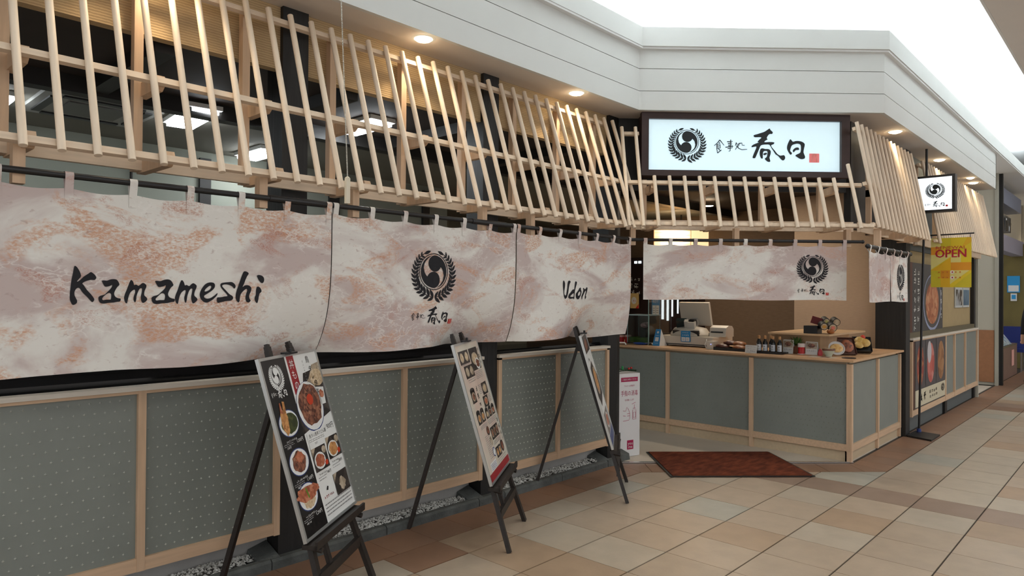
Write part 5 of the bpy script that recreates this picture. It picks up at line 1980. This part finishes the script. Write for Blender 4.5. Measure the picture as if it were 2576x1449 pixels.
card((6.672, 2.955, ZC), .12, .078, 'white price card leaning on the soy sauce tray', (blur(7, 21), blur(6, 22), blur(5, 23)))
card((6.9, 2.675, ZC), .10, .135, 'photo card between the soy sauce bottles and the potted plant', (blur(5, 24),), photo=True)
card((6.93, 2.46, ZC), .115, .125, 'photo card between the red jar and the sample bowl', (blur(5, 25),), photo=True)
pt_ = thing('potted_plant', (6.98, 2.62, ZC), 'small leafy green plant in a brown pot on the counter', 'plant')
MB().box(6.94, 7.0, 2.585, 2.65, ZC, ZC + .075).build('pot', mat('pot_brown', S(120, 72, 44), .6), pt_)
mb = MB()
rgl = random.Random(6)
for k in range(110):
    a = rgl.uniform(0, 6.28)
    l = rgl.uniform(.05, .115)
    e_ = rgl.uniform(.1, 1.1)
    c = Vector((6.97, 2.618, ZC + .075))
    d = Vector((math.cos(a) * math.cos(e_), math.sin(a) * math.cos(e_), math.sin(e_))) * l
    s_ = d.cross(Vector((0, 0, 1))).normalized() * .009
    mb.add([c + d * .35, c + d * .7 + s_, c + d, c + d * .7 - s_], [(0, 1, 2, 3)])
o = mb.build('foliage', mat('plant_green', S(92, 128, 62), .6), pt_)
o['kind'] = 'stuff'
jr = thing('red_jar', (6.93, 2.555, ZC), 'red jar with a white lid on the counter', 'jar')
MB().lathe([(.030, 0), (.034, .004), (.030, .012), (.030, .065), (.026, .07)], (6.92, 2.55, ZC), n=18).build('body', mat('jar_red', S(190, 24, 26), .3), jr, smooth=True)
MB().lathe([(.034, .07), (.035, .075), (.035, .105), (.03, .108)], (6.92, 2.55, ZC), n=18).build('lid', mat('jar_lid', S(224, 210, 204), .4), jr, smooth=True)
MB().lathe([(.036, -.0), (.037, .006), (.03, .008)], (6.92, 2.55, ZC), n=18).build('foot', mat('jar_lid', S(224, 210, 204), .4), jr)

# food samples: rolls on the riser
ZRr = 1.132
pk = thing('sample_box', (7.0, 2.40, ZRr), 'black lacquer sample box of filled rolls on the riser', 'food sample')
MB().box(6.92, 7.05, 2.40, 2.53, ZRr, ZRr + .075).build('box', M_BLACK, pk)
mb = MB()
mb.obox(rotm((7.08, 2.44, ZRr + .115), .3, .3), .03, .07, .035)
mb.build('wrapping', mat('wrap_red', S(110, 30, 30), .6), pk)
M_NORI = mat('nori_black', (.012, .013, .012), .6)
for k, (x, y, z, r) in enumerate(((6.95, 2.345, .07, .036), (6.98, 2.275, .06, .04), (7.06, 2.36, .115, .034), (7.1, 2.28, .11, .036))):
    t = thing('rice_roll', (x, y, ZRr + z - r), ['nori roll lying in front on the riser, next to the black box', 'nori roll with pink filling at the right end of the riser', 'nori roll in the back row beside the red wrapping', 'nori roll in the back row at the right'][k], 'food sample', 'roll samples on the riser')
    d = Vector((-.7, -.45, -.15)).normalized()
    c = Vector((x, y, ZRr + z))
    MB().cyl(c, c - d * .1, r, n=18).build('nori', M_NORI, t, smooth=True)
    MB().cyl(c + d * .004, c - d * .02, r * .84, n=18).build('rice', F_RICE, t, smooth=True)
    MB().cyl(c + d * .007, c, r * .45, n=12).build('filling', mat('fill_%d' % k, S(*[(220, 160, 70), (226, 130, 110), (210, 200, 120), (200, 180, 150)][k]), .6), t, smooth=True)
t = thing('fried_tofu', (7.0, 2.25, ZRr), 'golden brown inari piece at the edge of the riser', 'food sample')
mb = MB()
mb.ball((7.0, 2.215 + .07, ZRr + .026), .04, n=12, sc=(1, .9, .62))
for v in mb.v:
    v.x -= .05
mb.build('piece', food_material('inari', [(150, 84, 40), (200, 130, 70)], 30), t, smooth=True)
# samples on the worktop
bw = thing('sample_bowl', (6.85, 2.27, ZC), 'pale bowl of noodle sample near the counter corner', 'bowl')
MB().lathe([(.028, 0), (.03, .012), (.05, .045), (.056, .07), (.053, .071), (.04, .05)], (6.85, 2.27, ZC), n=22).build('bowl', mat('bowl_celadon', S(190, 196, 176), .35), bw, smooth=True)
MB().lathe([(.0575, .058), (.0585, .07), (.056, .074), (.054, .07)], (6.85, 2.27, ZC), n=22).build('rim', mat('bowl_rim', S(110, 66, 40), .4), bw, smooth=True)
MB().lathe([(.052, .068), (.03, .078), (.01, .08)], (6.85, 2.27, ZC), n=16).build('noodles', F_RICE, bw, smooth=True)
t = thing('red_ornament', (6.88, 2.36, ZC), 'little red and white ornament beside the sample bowl', 'ornament')
MB().lathe([(.02, 0), (.024, .02), (.016, .05), (.005, .065)], (6.9, 2.365, ZC), n=12).build('body', mat('orn_red', S(206, 70, 76), .4), t, smooth=True)


def tilted(name, c, label, r, depth, m_rim, m_in, sq=False, tilt=1.0, az=3.9, ax=1.0):
    """open dish propped up so that its filling faces the walkway"""
    t = thing(name, c, label, 'food sample')
    q = Matrix.Translation(c) @ Matrix.Rotation(az, 4, 'Z') @ Matrix.Rotation(tilt, 4, 'Y')
    mb = MB()
    if sq:
        w = r
        prof = [(w * .86, -depth), (w, 0), (w * .95, 0), (w * .88, -depth * .25)]
        n = 4
        off = PI / 4
        rr_ = R2
    else:
        prof = [(r * .55, -depth), (r, 0), (r * .95, .002), (r * .85, -depth * .2)]
        n, off, rr_ = 24, 0, 1
    vs = [q @ Vector((p * rr_ * math.cos(off + 2 * PI * i / n) * ax, p * rr_ * math.sin(off + 2 * PI * i / n), z)) for p, z in prof for i in range(n)]
    fs_ = [(j * n + i, j * n + (i + 1) % n, (j + 1) * n + (i + 1) % n, (j + 1) * n + i) for j in range(len(prof) - 1) for i in range(n)]
    fs_ += [tuple(range(n - 1, -1, -1)), tuple(range((len(prof) - 1) * n, len(prof) * n))]
    mb.add(vs, fs_)
    mb.build('dish', m_rim, t, smooth=not sq)
    return t, q


t, q = tilted('sample_plate', Vector((6.98, 2.24, ZC + .075)), 'round white plate of noodles propped up beside the sample bowl', .075, .03, mat('plate_white', S(206, 204, 202), .35), None, az=3.7)
mb = MB()
mb.ball((0, 0, .0), .06, n=16, sc=(.8, 1, .22))
mb.v = [q @ v for v in mb.v]
mb.build('food', food_material('noodle_yellow', [(190, 130, 60), (216, 170, 100), (226, 200, 150)], 40), t, smooth=True)
t, q = tilted('sample_bento', Vector((7.16, 2.20, ZC + .09)), 'brown lacquer lunch box propped up in the middle of the samples', .078, .05, mat('lacquer_brown', S(72, 40, 30), .4), None, True, az=3.8, ax=1.2)
mb = MB()
mb.ball((0, 0, -.005), .07, n=14, sc=(1, .9, .3))
mb.v = [q @ v for v in mb.v]
mb.build('food', food_material('bento_brown', [(60, 30, 24), (110, 60, 40), (190, 110, 70)], 40), t, smooth=True)
t, q = tilted('sample_bento', Vector((7.42, 2.14, ZC + .10)), 'black lunch box of yellow egg sample propped up at the right', .085, .05, M_BLACK, None, True, az=3.55, ax=1.15, tilt=.75)
mb = MB()
for dx, dy, r_, s_ in ((0, .02, .055, 0), (.03, -.03, .045, 0), (-.03, -.02, .05, 0)):
    mb.ball((dx, dy, .015), r_, n=12, sc=(1, 1, .5))
mb.v = [q @ v for v in mb.v]
mb.build('food', food_material('egg_yellow', [(176, 130, 60), (204, 170, 96), (216, 194, 140)], 26), t, smooth=True)
mb = MB()
mb.ball((-.07, .01, .02), .025, n=8)
mb.v = [q @ v for v in mb.v]
mb.build('garnish', mat('garnish_red', S(206, 70, 50), .5), t, smooth=True)
t = thing('coaster', (6.80, 2.07, ZC), 'flat black coaster at the front corner of the counter', 'coaster')
MB().lathe([(.06, 0), (.062, .004), (.058, .006)], (6.80, 2.075, ZC), n=24).build('disc', M_BLACK, t)
t = thing('laid_menu', (6.76, 2.3, ZC), 'flat printed menu sheet lying on the counter corner', 'menu')
MB().box(6.66, 6.80, 2.17, 2.40, ZC, ZC + .002).build('sheet', mat('sheet_cream', S(200, 184, 164), .3), t)
MB().box(6.69, 6.77, 2.22, 2.30, ZC + .002, ZC + .0026).build('photo', F_MEAT, t)

# ================================================================== BACK OF THE ENTRANCE
ln = thing('paper_lantern', (9.3, 5.28, 2.16), 'glowing box lantern hanging above the entrance noren', 'lantern')
m, nt, b, N, L = nodes('lantern_paper')
b.inputs['Base Color'].default_value = (.8, .6, .35, 1)
b.inputs['Emission Color'].default_value = (1, .68, .36, 1)
b.inputs['Emission Strength'].default_value = .85
MB().box(9.2, 9.75, 4.99, 5.60, 2.16, 2.58).build('shade', m, ln)
for k in range(7):
    z = 2.18 + .065 * k
    MB().box(9.194, 9.2, 4.99, 5.60, z, z + .004).build('rib', M_FRAMEW, ln)
for y in (4.985, 5.60):
    MB().box(9.19, 9.2, y, y + .01, 2.155, 2.585).build('corner_post', M_FRAMEV, ln)
MB().cyl((9.47, 5.3, 2.58), (9.47, 5.3, 2.72), .012).build('cord', M_BLACK, ln)
area('lantern_bulb', (9.1, 5.28, 2.4), (.3, .3), 6, (1, .7, .4), (0, -PI / 2, 0))

sh_ = thing('dark_cabinet', (10.0, 5.9, 0), 'dark slatted cabinet at the back left of the entrance', 'cabinet')
M_DKC = mat('cabinet_dark', S(40, 22, 20), .5)
MB().box(9.92, 10.09, 5.22, 6.75, .004, 2.12).build('body', M_DKC, sh_)
M_LITW = mat('lit_slit', (.8, .85, .85), .5, emit=(.85, .95, 1), estr=.7)
for k, (y, w, z0, z1) in enumerate(((5.86, .035, 1.10, 1.47), (5.77, .03, 1.08, 1.45), (5.69, .02, 1.15, 1.46), (5.59, .02, 1.2, 1.46))):
    MB().box(9.905, 9.92, y, y + w, z0, z1).build('lit_slit', M_LITW, sh_)
for k in range(6):
    MB().box(9.9, 9.92, 5.24 + .075 * k, 5.275 + .075 * k, 1.2, 2.08).build('slat', mat('slat_black', (.01, .01, .01), .5), sh_)
MB().box(9.908, 9.92, 6.29, 6.34, 2.02, 2.06).build('lit_slit', mat('slit_white', (.8, .85, .85), .5, emit=(.8, .95, 1), estr=1.5), sh_)
MB().box(9.908, 9.92, 6.37, 6.42, 2.02, 2.06).build('lit_slit', mat('slit_white', (.8, .85, .85), .5, emit=(.8, .95, 1), estr=1.5), sh_)
cs = thing('calligraphy_sign', (9.88, 6.39, 1.45), 'dark sign with white brushed writing between the two noren', 'sign')
MB().box(9.87, 9.9, 6.20, 6.62, 1.50, 1.99).build('board', M_DKC, cs)
mb = MB()
f = lambda u, v: Vector((9.865, 6.41 - u, v))
put_text(mb, blur(4, 26), 0, 1.75, .075, f, 0, width=.30)
put_text(mb, blur(2, 27), 0, 1.64, .12, f, 0)
put_text(mb, blur(3, 28), 0, 1.54, .1, f, 0)
mb.build('lettering', M_PRINTW, cs)
yp = thing('yellow_poster', (9.84, 6.37, 1.27), 'small yellow poster with a red corner behind the first gap', 'poster')
MB().box(9.842, 9.846, 6.285, 6.45, 1.27, 1.52).build('sheet', mat('poster_yellow', S(214, 186, 124), .5), yp)
mb = MB()
f = lambda u, v: Vector((9.84, 6.368 - u, v))
mb.flat([[(.02, 1.27), (.082, 1.27), (.082, 1.345)]], f, 0)
mb.flat([ell(-.01, 1.40, .05, .06)], f, 1)
put_text(mb, blur(2, 29), .005, 1.40, .04, lambda u, v: f(u, v) - Vector((.001, 0, 0)), 0)
mb.build('print', [mat('poster_red', S(200, 50, 44), .5), M_PRINTW], yp)

# ================================================================== POSTERS AND NOTICES ON WALL B
up_p = thing('bowl_poster', (9.35, 1.985, 1.06), 'dark upper poster of a rice bowl in the right window', 'poster')
MB().box(8.60, 10.17, 1.984, 1.992, 1.06, 1.88).build('sheet', mat('poster_charcoal', S(66, 64, 64), .5, .15, 4), up_p)
MB().box(8.50, 8.64, 1.976, 1.984, 1.06, 1.88).build('edge_strip', mat('strip_brown', S(82, 44, 30), .5), up_p)
f = lambda lay: (lambda u, v: Vector((u, 1.983 - .001 * lay, v)))
mb = MB()
for col, s_ in enumerate((blur(7, 30), blur(6, 31))):
    for i, ch in enumerate(s_):
        put_text(mb, ch, 8.78 + .16 * col, 1.78 - .105 * i, .11, f(1), 0, width=.13)
mb.flat([ell(9.62, 1.43, .46, .34, n=40)], f(1), 2)
mb.flat([ell(9.62, 1.44, .43, .315, n=40)], f(2), 1)
mb.flat([ell(9.60, 1.42, .33, .25, n=40)], f(3), 3)
for i, ch in enumerate(blur(5, 32)):
    put_text(mb, ch, 10.06, 1.65 - .1 * i, .09, f(4), 0, width=.10)
mb.build('print', [M_PRINTW, mat('bowl_charcoal', S(80, 78, 80), .4), mat('bowl_rimblue', S(150, 160, 190), .4), food_material('poster_food', [(120, 60, 36), (180, 110, 74), (214, 170, 130)], 16)], up_p)
lo_p = thing('dish_poster', (9.35, 1.95, .25), 'lower poster of three dishes with a cream caption on the right wall', 'poster')
MB().box(8.56, 10.15, 1.951, 1.958, .25, 1.015).build('sheet', mat('poster_charcoal', S(66, 64, 64), .5), lo_p)
f = lambda lay: (lambda u, v: Vector((u, 1.950 - .001 * lay, v)))
mb = MB()
mb.flat([rect(8.56, 8.64, .25, 1.015)], f(1), 4)
mb.flat([rect(8.66, 10.14, .262, .45)], f(1), 0)
put_text(mb, blur(2, 33), 9.0, .355, .15, f(2), 1, width=.36)
put_text(mb, blur(4, 34), 9.50, .385, .06, f(2), 1, width=.42)
put_text(mb, blur(4, 35), 9.52, .325, .05, f(2), 1, width=.42)
for g in EMBLEM:
    mb.flat([[(10.0 + q[0] * .06, .385 + q[1] * .035) for q in l] for l in g], f(2), 1)
for u0, u1, mi in ((8.66, 9.10, 2), (9.13, 9.62, 3), (9.66, 10.14, 5)):
    mb.flat([rect(u0, u1, .46, 1.0)], f(1), 6)
    mb.flat([ell((u0 + u1) / 2, .72, (u1 - u0) * .36, .235, n=26)], f(2), mi)
mb.flat([ell(9.30, .85, .1, .13, n=20)], f(3), 7)
mb.build('print', [mat('caption_cream', S(206, 198, 172), .5), M_PRINTK, food_material('dish_a', [(70, 40, 40), (150, 60, 50), (206, 150, 90)], 10), food_material('dish_b', [(150, 60, 56), (190, 90, 80), (214, 150, 140)], 8), mat('strip_brown', S(82, 44, 30), .5), food_material('dish_c', [(90, 60, 40), (150, 100, 60), (190, 150, 110)], 10), mat('dish_ground', S(74, 70, 74), .5), mat('dish_pale', S(190, 186, 190), .5)], lo_p)
for k, (x0, x1, lab) in enumerate(((11.10, 11.55, 'small framed notice at the left of the pair in the right window'), (11.60, 12.05, 'small framed notice at the right of the pair in the right window'))):
    t = thing('framed_notice', ((x0 + x1) / 2, 2.02, 1.36), lab, 'notice', 'framed notices in the right window')
    MB().box(x0, x1, 2.012, 2.026, 1.35, 1.63).build('frame', mat('frame_pale', S(196, 200, 198), .4), t)
    MB().box(x0 + .03, x1 - .03, 2.009, 2.012, 1.38, 1.60).build('sheet', [mat('notice_dark', S(60, 56, 50), .3, .5, 6, col2=S(170, 174, 176), ramp=(.45, .55)), mat('notice_blue_photo', S(120, 150, 170), .3, .5, 5, col2=S(60, 90, 120))][k], t)

# ================================================================== BANNER STAND
bs = thing('banner_stand', (8.45, 1.84, 0), 'black pole stand carrying the yellow OPEN banner', 'banner stand')
MB().prism([(8.21, 1.70), (8.60, 1.70), (8.66, 1.95), (8.30, 1.95)], 0, .018).build('base', M_BLACK, bs)
mb = MB()
mb.cyl((8.60, 1.90, .018), (8.62, 1.862, 2.175), .0115, n=12)
mb.build('pole', M_BLACK, bs, smooth=True)
MB().lathe([(.022, .018), (.022, .05), (.014, .055)], (8.60, 1.90, 0), n=14).build('socket', mat('socket_blue', S(40, 60, 120), .4), bs)
mb = MB()
mb.cyl((8.62, 1.872, 2.165), (8.62, 1.395, 2.172), .008, n=10)
mb.cyl((8.62, 1.43, 2.168), (8.62, 1.43, 2.13), .003, n=6)
mb.cyl((8.62, 1.80, 2.166), (8.62, 1.80, 2.13), .003, n=6)
mb.build('arm', M_BLACK, bs, smooth=True)
bn = thing('yellow_banner', (8.62, 1.61, 1.605), 'yellow and orange banner reading RENEWAL OPEN', 'banner')
Y_ = {k: mat('banner_' + k, S(*c), .6) for k, c in dict(lemon=(226, 200, 40), lime=(206, 190, 40), cream=(224, 212, 130), orange=(222, 150, 30), gold=(226, 178, 30), red=(180, 24, 52), rust=(206, 120, 40), white=(230, 226, 210)).items()}
keys = list(Y_)
ymax, zb_, bw_, bh_ = 1.793, 1.602, .372, .53
mb = MB()
for lay in (0, 1):
    mb.grid(lambda u, v: Vector((8.622 + .003 * math.sin(u * 7) + lay * .002, ymax - bw_ * u, zb_ + bh_ * v)), 12, 8)
mb.build('cloth', Y_['lemon'], bn)
mb = MB()
f = lambda lay: (lambda u, v: Vector((8.6205 + .003 * math.sin(u * 7) - .0008 * lay, ymax - bw_ * u, zb_ + bh_ * v)))


def bq(pts, k, lay=1):
    mb.flat([pts], f(lay), keys.index(k), .1)


bq([(0, .82), (.25, .82), (.25, 1), (0, 1)], 'cream')
bq([(.25, .82), (.5, .82), (.5, 1), (.25, 1)], 'lime')
bq([(.75, .78), (1, .9), (1, 1), (.9, 1)], 'gold')
bq([(0, .66), (.22, .66), (.22, .82), (0, .82)], 'orange')
bq([(0, .36), (.5, .62), (.5, .66), (0, .66)], 'cream')
bq([(.5, .5), (.75, .5), (.75, .66), (.5, .66)], 'cream')
bq([(.5, .34), (1, .34), (1, .5), (.5, .5)], 'orange')
bq([(0, .34), (.5, .34), (.5, .60)], 'gold')
bq([(.0, .0), (.24, .0), (.24, .34), (0, .34)], 'lime')
bq([(.24, .18), (.48, .18), (.48, .34), (.24, .34)], 'orange')
bq([(.24, 0), (.48, 0), (.48, .18), (.24, .18)], 'gold')
bq([(.48, .06), (.96, .34), (.48, .34)], 'cream')
bq([(.55, 0), (1, 0), (1, .3)], 'lime')
bq(ell(.09, .945, .05, .022), 'rust', 2)
for body, v, h, w in (('RENEWAL', .80, .058, .76), ('OPEN', .675, .165, .76)):
    vs, fs_, tw = text_polys(body)
    hh = max(q[1] for q in vs) - min(q[1] for q in vs)
    for dx in ((0,) if body == 'RENEWAL' else (-.008, 0, .008)):
        mb.add([f(3)(.5 + a * w / tw + dx, v + b * h / hh) for a, b in vs], fs_, keys.index('red'))
for r_ in range(2):
    for k in range(6):
        u, v = .2 + .105 * k, .305 - .11 * r_
        if k == 3:
            bq(ell(u + .02, v, .05, .036, n=14), 'white', 3)
        bq(rect(u - .012 + (.02 if k == 3 else 0), u + .022 + (.02 if k == 3 else 0), v - .014, v + .014), 'rust' if k != 3 else 'red', 4)
mb.build('print', [Y_[k] for k in keys], bn)

# ================================================================== PILLAR AND NEIGHBOURING SHOP
pil = one('pillar', MB().box(14.2, 14.6, 2.0, 2.6, 0, 3.6), mat('pillar_pale', S(196, 192, 176), .7), (14.3, 2.2, 0), 'pale pillar with a clay coloured lower half beyond the shop', 'pillar', kind='structure')
MB().box(14.185, 14.2, 2.01, 2.24, .05, .935).build('clay_panel', mat('clay_panel', S(172, 122, 86), .7, .1, 20), pil)
MB().box(14.16, 14.26, 1.955, 2.0, 0, 3.6).build('corner_trim', mat('pale_trim', S(176, 174, 160), .6), pil)
MB().box(14.262, 14.34, 1.90, 1.955, 0, 3.6).build('shadow_gap_strip', M_BLACK, pil)  # black strip stands in for the shadow gap beside the pillar
mb = MB()
mb.box(14.6, 22, 2.25, 2.35, 2.62, 3.62)
one('wall_neighbour', mb, mat('neighbour_beige', S(196, 186, 164), .7), (17, 2.3, 2.6), 'beige front above the neighbouring shop', 'wall', kind='structure')
mb = MB()
mb.box(14.5, 17.3, 2.0, 2.249, 3.19, 3.47)
one('shop_fascia_box', mb, mat('fascia_bluegrey', S(128, 134, 152), .5), (16, 2.1, 3.19), 'blue grey fascia box over the neighbouring shop', 'fascia')
mb = MB()
mb.box(14.5, 19, 2.05, 2.249, 2.36, 2.66)
one('shop_awning_band', mb, mat('band_mauve', S(150, 146, 160), .5), (16, 2.1, 2.36), 'mauve grey band under the silver letters next door', 'awning')
sl = thing('silver_letters', (16, 2.2, 2.78), 'row of silver raised letters on the neighbouring shop', 'sign')
M_SIL = mat('silver_letter', (.75, .78, .8), .2, metal=1)
for i in range(8):
    # letters seen too obliquely to read: upright strokes, some with a bar or a slanting stroke
    x = 14.80 + .31 * i
    mb = MB()
    mb.box(x - .11, x - .06, 2.12, 2.249, 2.78, 3.08)
    if i % 3 != 1:
        mb.box(x + .06, x + .11, 2.12, 2.249, 2.78, 3.08)
    if i % 2:
        mb.box(x - .06, x + .06, 2.13, 2.245, 2.90 + .05 * (i % 3), 2.94 + .05 * (i % 3))
    else:
        mb.bar((x - .08, 2.18, 3.05), (x + .08, 2.18, 2.80), .11, .04, up=(0, 0, 1))
    mb.build('letter', M_SIL, sl)
mb = MB()
mb.box(18.0, 18.1, .9, 4.0, 0, 2.62)
one('wall_olive', mb, mat('olive_wall', S(116, 104, 56), .7, .2, 3), (18, 2.5, 0), 'olive wall inside the neighbouring shop', 'wall', kind='structure')
t = thing('blue_notice', (17.98, 2.21, 1.63), 'blue and white notice on the olive wall next door', 'notice')
MB().box(17.985, 17.995, 2.10, 2.32, 1.60, 1.95).build('sheet', mat('nb_blue', S(40, 150, 210), .5), t)
MB().box(17.98, 17.985, 2.12, 2.30, 1.62, 1.75).build('white_field', M_PRINTW, t)
MB().box(17.98, 17.985, 2.15, 2.26, 1.42, 1.58).build('tag', M_PRINTW, t)
MB().box(17.975, 17.98, 2.17, 2.24, 1.46, 1.55).build('tag_print', mat('nb_blue', S(40, 150, 210), .5), t)
t = thing('showcase', (15.6, 2.2, 0), 'brown showcase with a slanted glass top in the neighbouring shop', 'showcase')
MB().box(14.62, 16.75, 2.0, 2.5, 0, .60).build('base', mat('showcase_brown', S(126, 100, 90), .4, .1, 5), t)
MB().box(14.62, 16.75, 1.995, 2.0, .58, .605).build('rim', M_METAL, t)
mb = MB()
mb.add([(x, y, z) for x in (14.62, 16.2) for y, z in ((2.02, .61), (2.5, .61), (2.5, 1.12), (2.38, 1.12))], [(0, 1, 2, 3), (7, 6, 5, 4)] + [(i, 4 + i, 4 + (i + 1) % 4, (i + 1) % 4) for i in range(4)])
mb.build('glass_top', mat('showcase_glass', S(140, 176, 190), .1, .7, 9, col2=S(226, 232, 236), ramp=(.4, .6)), t, fix=True)
MB().box(16.0, 16.3, 1.992, 1.995, .2, .5).build('price_sheet', mat('sheet_pink', S(226, 170, 160), .5), t)
t = thing('blue_chair', (17.4, 1.95, 0), 'blue chair in front of the olive wall next door', 'chair')
MB().box(17.35, 17.45, 1.92, 2.35, .45, .9).build('backrest', mat('chair_blue', S(24, 40, 110), .5), t)
MB().box(17.0, 17.4, 1.92, 2.35, .40, .46).build('seat', mat('chair_blue', S(24, 40, 110), .5), t)
for x in (17.03, 17.37):
    for y in (1.95, 2.31):
        MB().box(x, x + .03, y, y + .03, 0, .40).build('leg', M_METAL, t)
t = thing('pendant_cluster', (19.5, 1.7, 2.35), 'cluster of glowing pendant bulbs far down the mall', 'pendant light')
for k, (dy, dz) in enumerate(((.12, .12), (.0, .12), (.1, 0), (-.05, .0), (-.2, .02))):
    MB().ball((19.5, 2.12 + dy, 2.45 + dz), .05, n=8).build('bulb', mat('pendant_glow', (1, 1, 1), .5, emit=(1, .85, .6), estr=8), t, smooth=True)
    MB().cyl((19.5, 2.12 + dy, 2.5 + dz), (19.5, 2.12 + dy, 3.6), .004, n=5).build('cord', M_BLACK, t)
mb = MB()
mb.box(21.9, 22, -7, 4, 0, 4.3)
one('wall_far', mb, mat('far_wall', S(170, 150, 120), .8, .2, 2), (22, 0, 0), 'far end wall of the mall walkway', 'wall', kind='structure')

# ================================================================== PERSON at the right edge
def person(cx, cy, face, label):
    c, s_ = math.cos(face), math.sin(face)
    J = {'pelvis': (0, 0, .93, .15), 'waist': (0, 0, 1.08, .135), 'chest': (0, .01, 1.28, .16), 'neck': (0, .02, 1.43, .055), 'head0': (0, .03, 1.52, .07), 'head1': (0, .03, 1.60, .092), 'head2': (0, .02, 1.68, .075)}
    E_ = [('pelvis', 'waist'), ('waist', 'chest'), ('chest', 'neck'), ('neck', 'head0'), ('head0', 'head1'), ('head1', 'head2')]
    for k, sg_ in (('l', -1), ('r', 1)):
        fwd = .10 if k == 'l' else -.06
        J.update({'hip' + k: (.09 * sg_, 0, .86, .105), 'knee' + k: (.10 * sg_, .03 + fwd * .5, .48, .085), 'shin' + k: (.11 * sg_, fwd * .8, .2, .105), 'hem' + k: (.115 * sg_, fwd, .055, .16), 'toe' + k: (.12 * sg_, fwd + .13, .035, .035),
                  'sh' + k: (.18 * sg_, 0, 1.36, .06), 'el' + k: (.235 * sg_, .0, 1.1, .046), 'wr' + k: (.25 * sg_, .09, .88, .032), 'hand' + k: (.25 * sg_, .12, .80, .028)})
        E_ += [('pelvis', 'hip' + k), ('hip' + k, 'knee' + k), ('knee' + k, 'shin' + k), ('shin' + k, 'hem' + k), ('hem' + k, 'toe' + k), ('chest', 'sh' + k), ('sh' + k, 'el' + k), ('el' + k, 'wr' + k), ('wr' + k, 'hand' + k)]
        for i in range(4):
            a = 'f%d%s' % (i, k)
            J[a] = (.25 * sg_ + (i - 1.5) * .018 * sg_, .135, .72 - (.012 if i in (1, 2) else 0), .0085)
            E_.append(('hand' + k, a))
        J['th' + k] = (.25 * sg_ - .04 * sg_, .15, .775, .009)
        E_.append(('hand' + k, 'th' + k))
    ks = list(J)
    me = bpy.data.meshes.new('person')
    me.from_pydata([J[k][:3] for k in ks], [(ks.index(a), ks.index(b)) for a, b in E_], [])
    o = bpy.data.objects.new('person_tmp', me)
    COL.objects.link(o)
    sk = o.modifiers.new('skin', 'SKIN')
    for i, k in enumerate(ks):
        v = me.skin_vertices[0].data[i]
        r = J[k][3]
        v.radius = (r, r * (.72 if k in ('pelvis', 'waist', 'chest') else 1))
        v.use_root = k == 'pelvis'
    sk.use_smooth_shade = True
    ss = o.modifiers.new('sub', 'SUBSURF')
    ss.levels = ss.render_levels = 2
    dg_ = bpy.context.evaluated_depsgraph_get()
    em = bpy.data.meshes.new_from_object(o.evaluated_get(dg_))
    bpy.data.objects.remove(o)
    em.materials.clear()
    for m_ in (mat('clothing_black', (.006, .006, .007), .8), mat('skin', S(206, 160, 134), .6), M_BLACK):
        em.materials.append(m_)
    for p in em.polygons:
        z, x = p.center.z, abs(p.center.x)
        p.material_index = 1 if (z > 1.43 or (x > .19 and z < .87 and z > .66)) else 0
        p.use_smooth = True
    zmin = min(v.co.z for v in em.vertices)
    for v in em.vertices:
        v.co.z -= zmin
    p = put('person', em, None, (cx, cy, 0))
    p.rotation_euler = (0, 0, face)
    tag(p, label, 'person')
    hair = MB()
    hair.ball((0, .0, 1.655 - zmin), .108, n=16, sc=(1, 1.02, 1))
    hair.build('hair', mat('hair_dark', (.012, .01, .009), .6), p, smooth=True, world=False)
    fc = MB()
    for sx in (-1, 1):
        fc.ball((.035 * sx, .118, 1.605 - zmin), .011, n=8, m=0)
    fc.build('eye', mat('eye_dark', (.01, .01, .01), .3), p, world=False)
    return p


person(14.05, 1.345, math.radians(-80), 'person in black clothing walking away at the right edge')
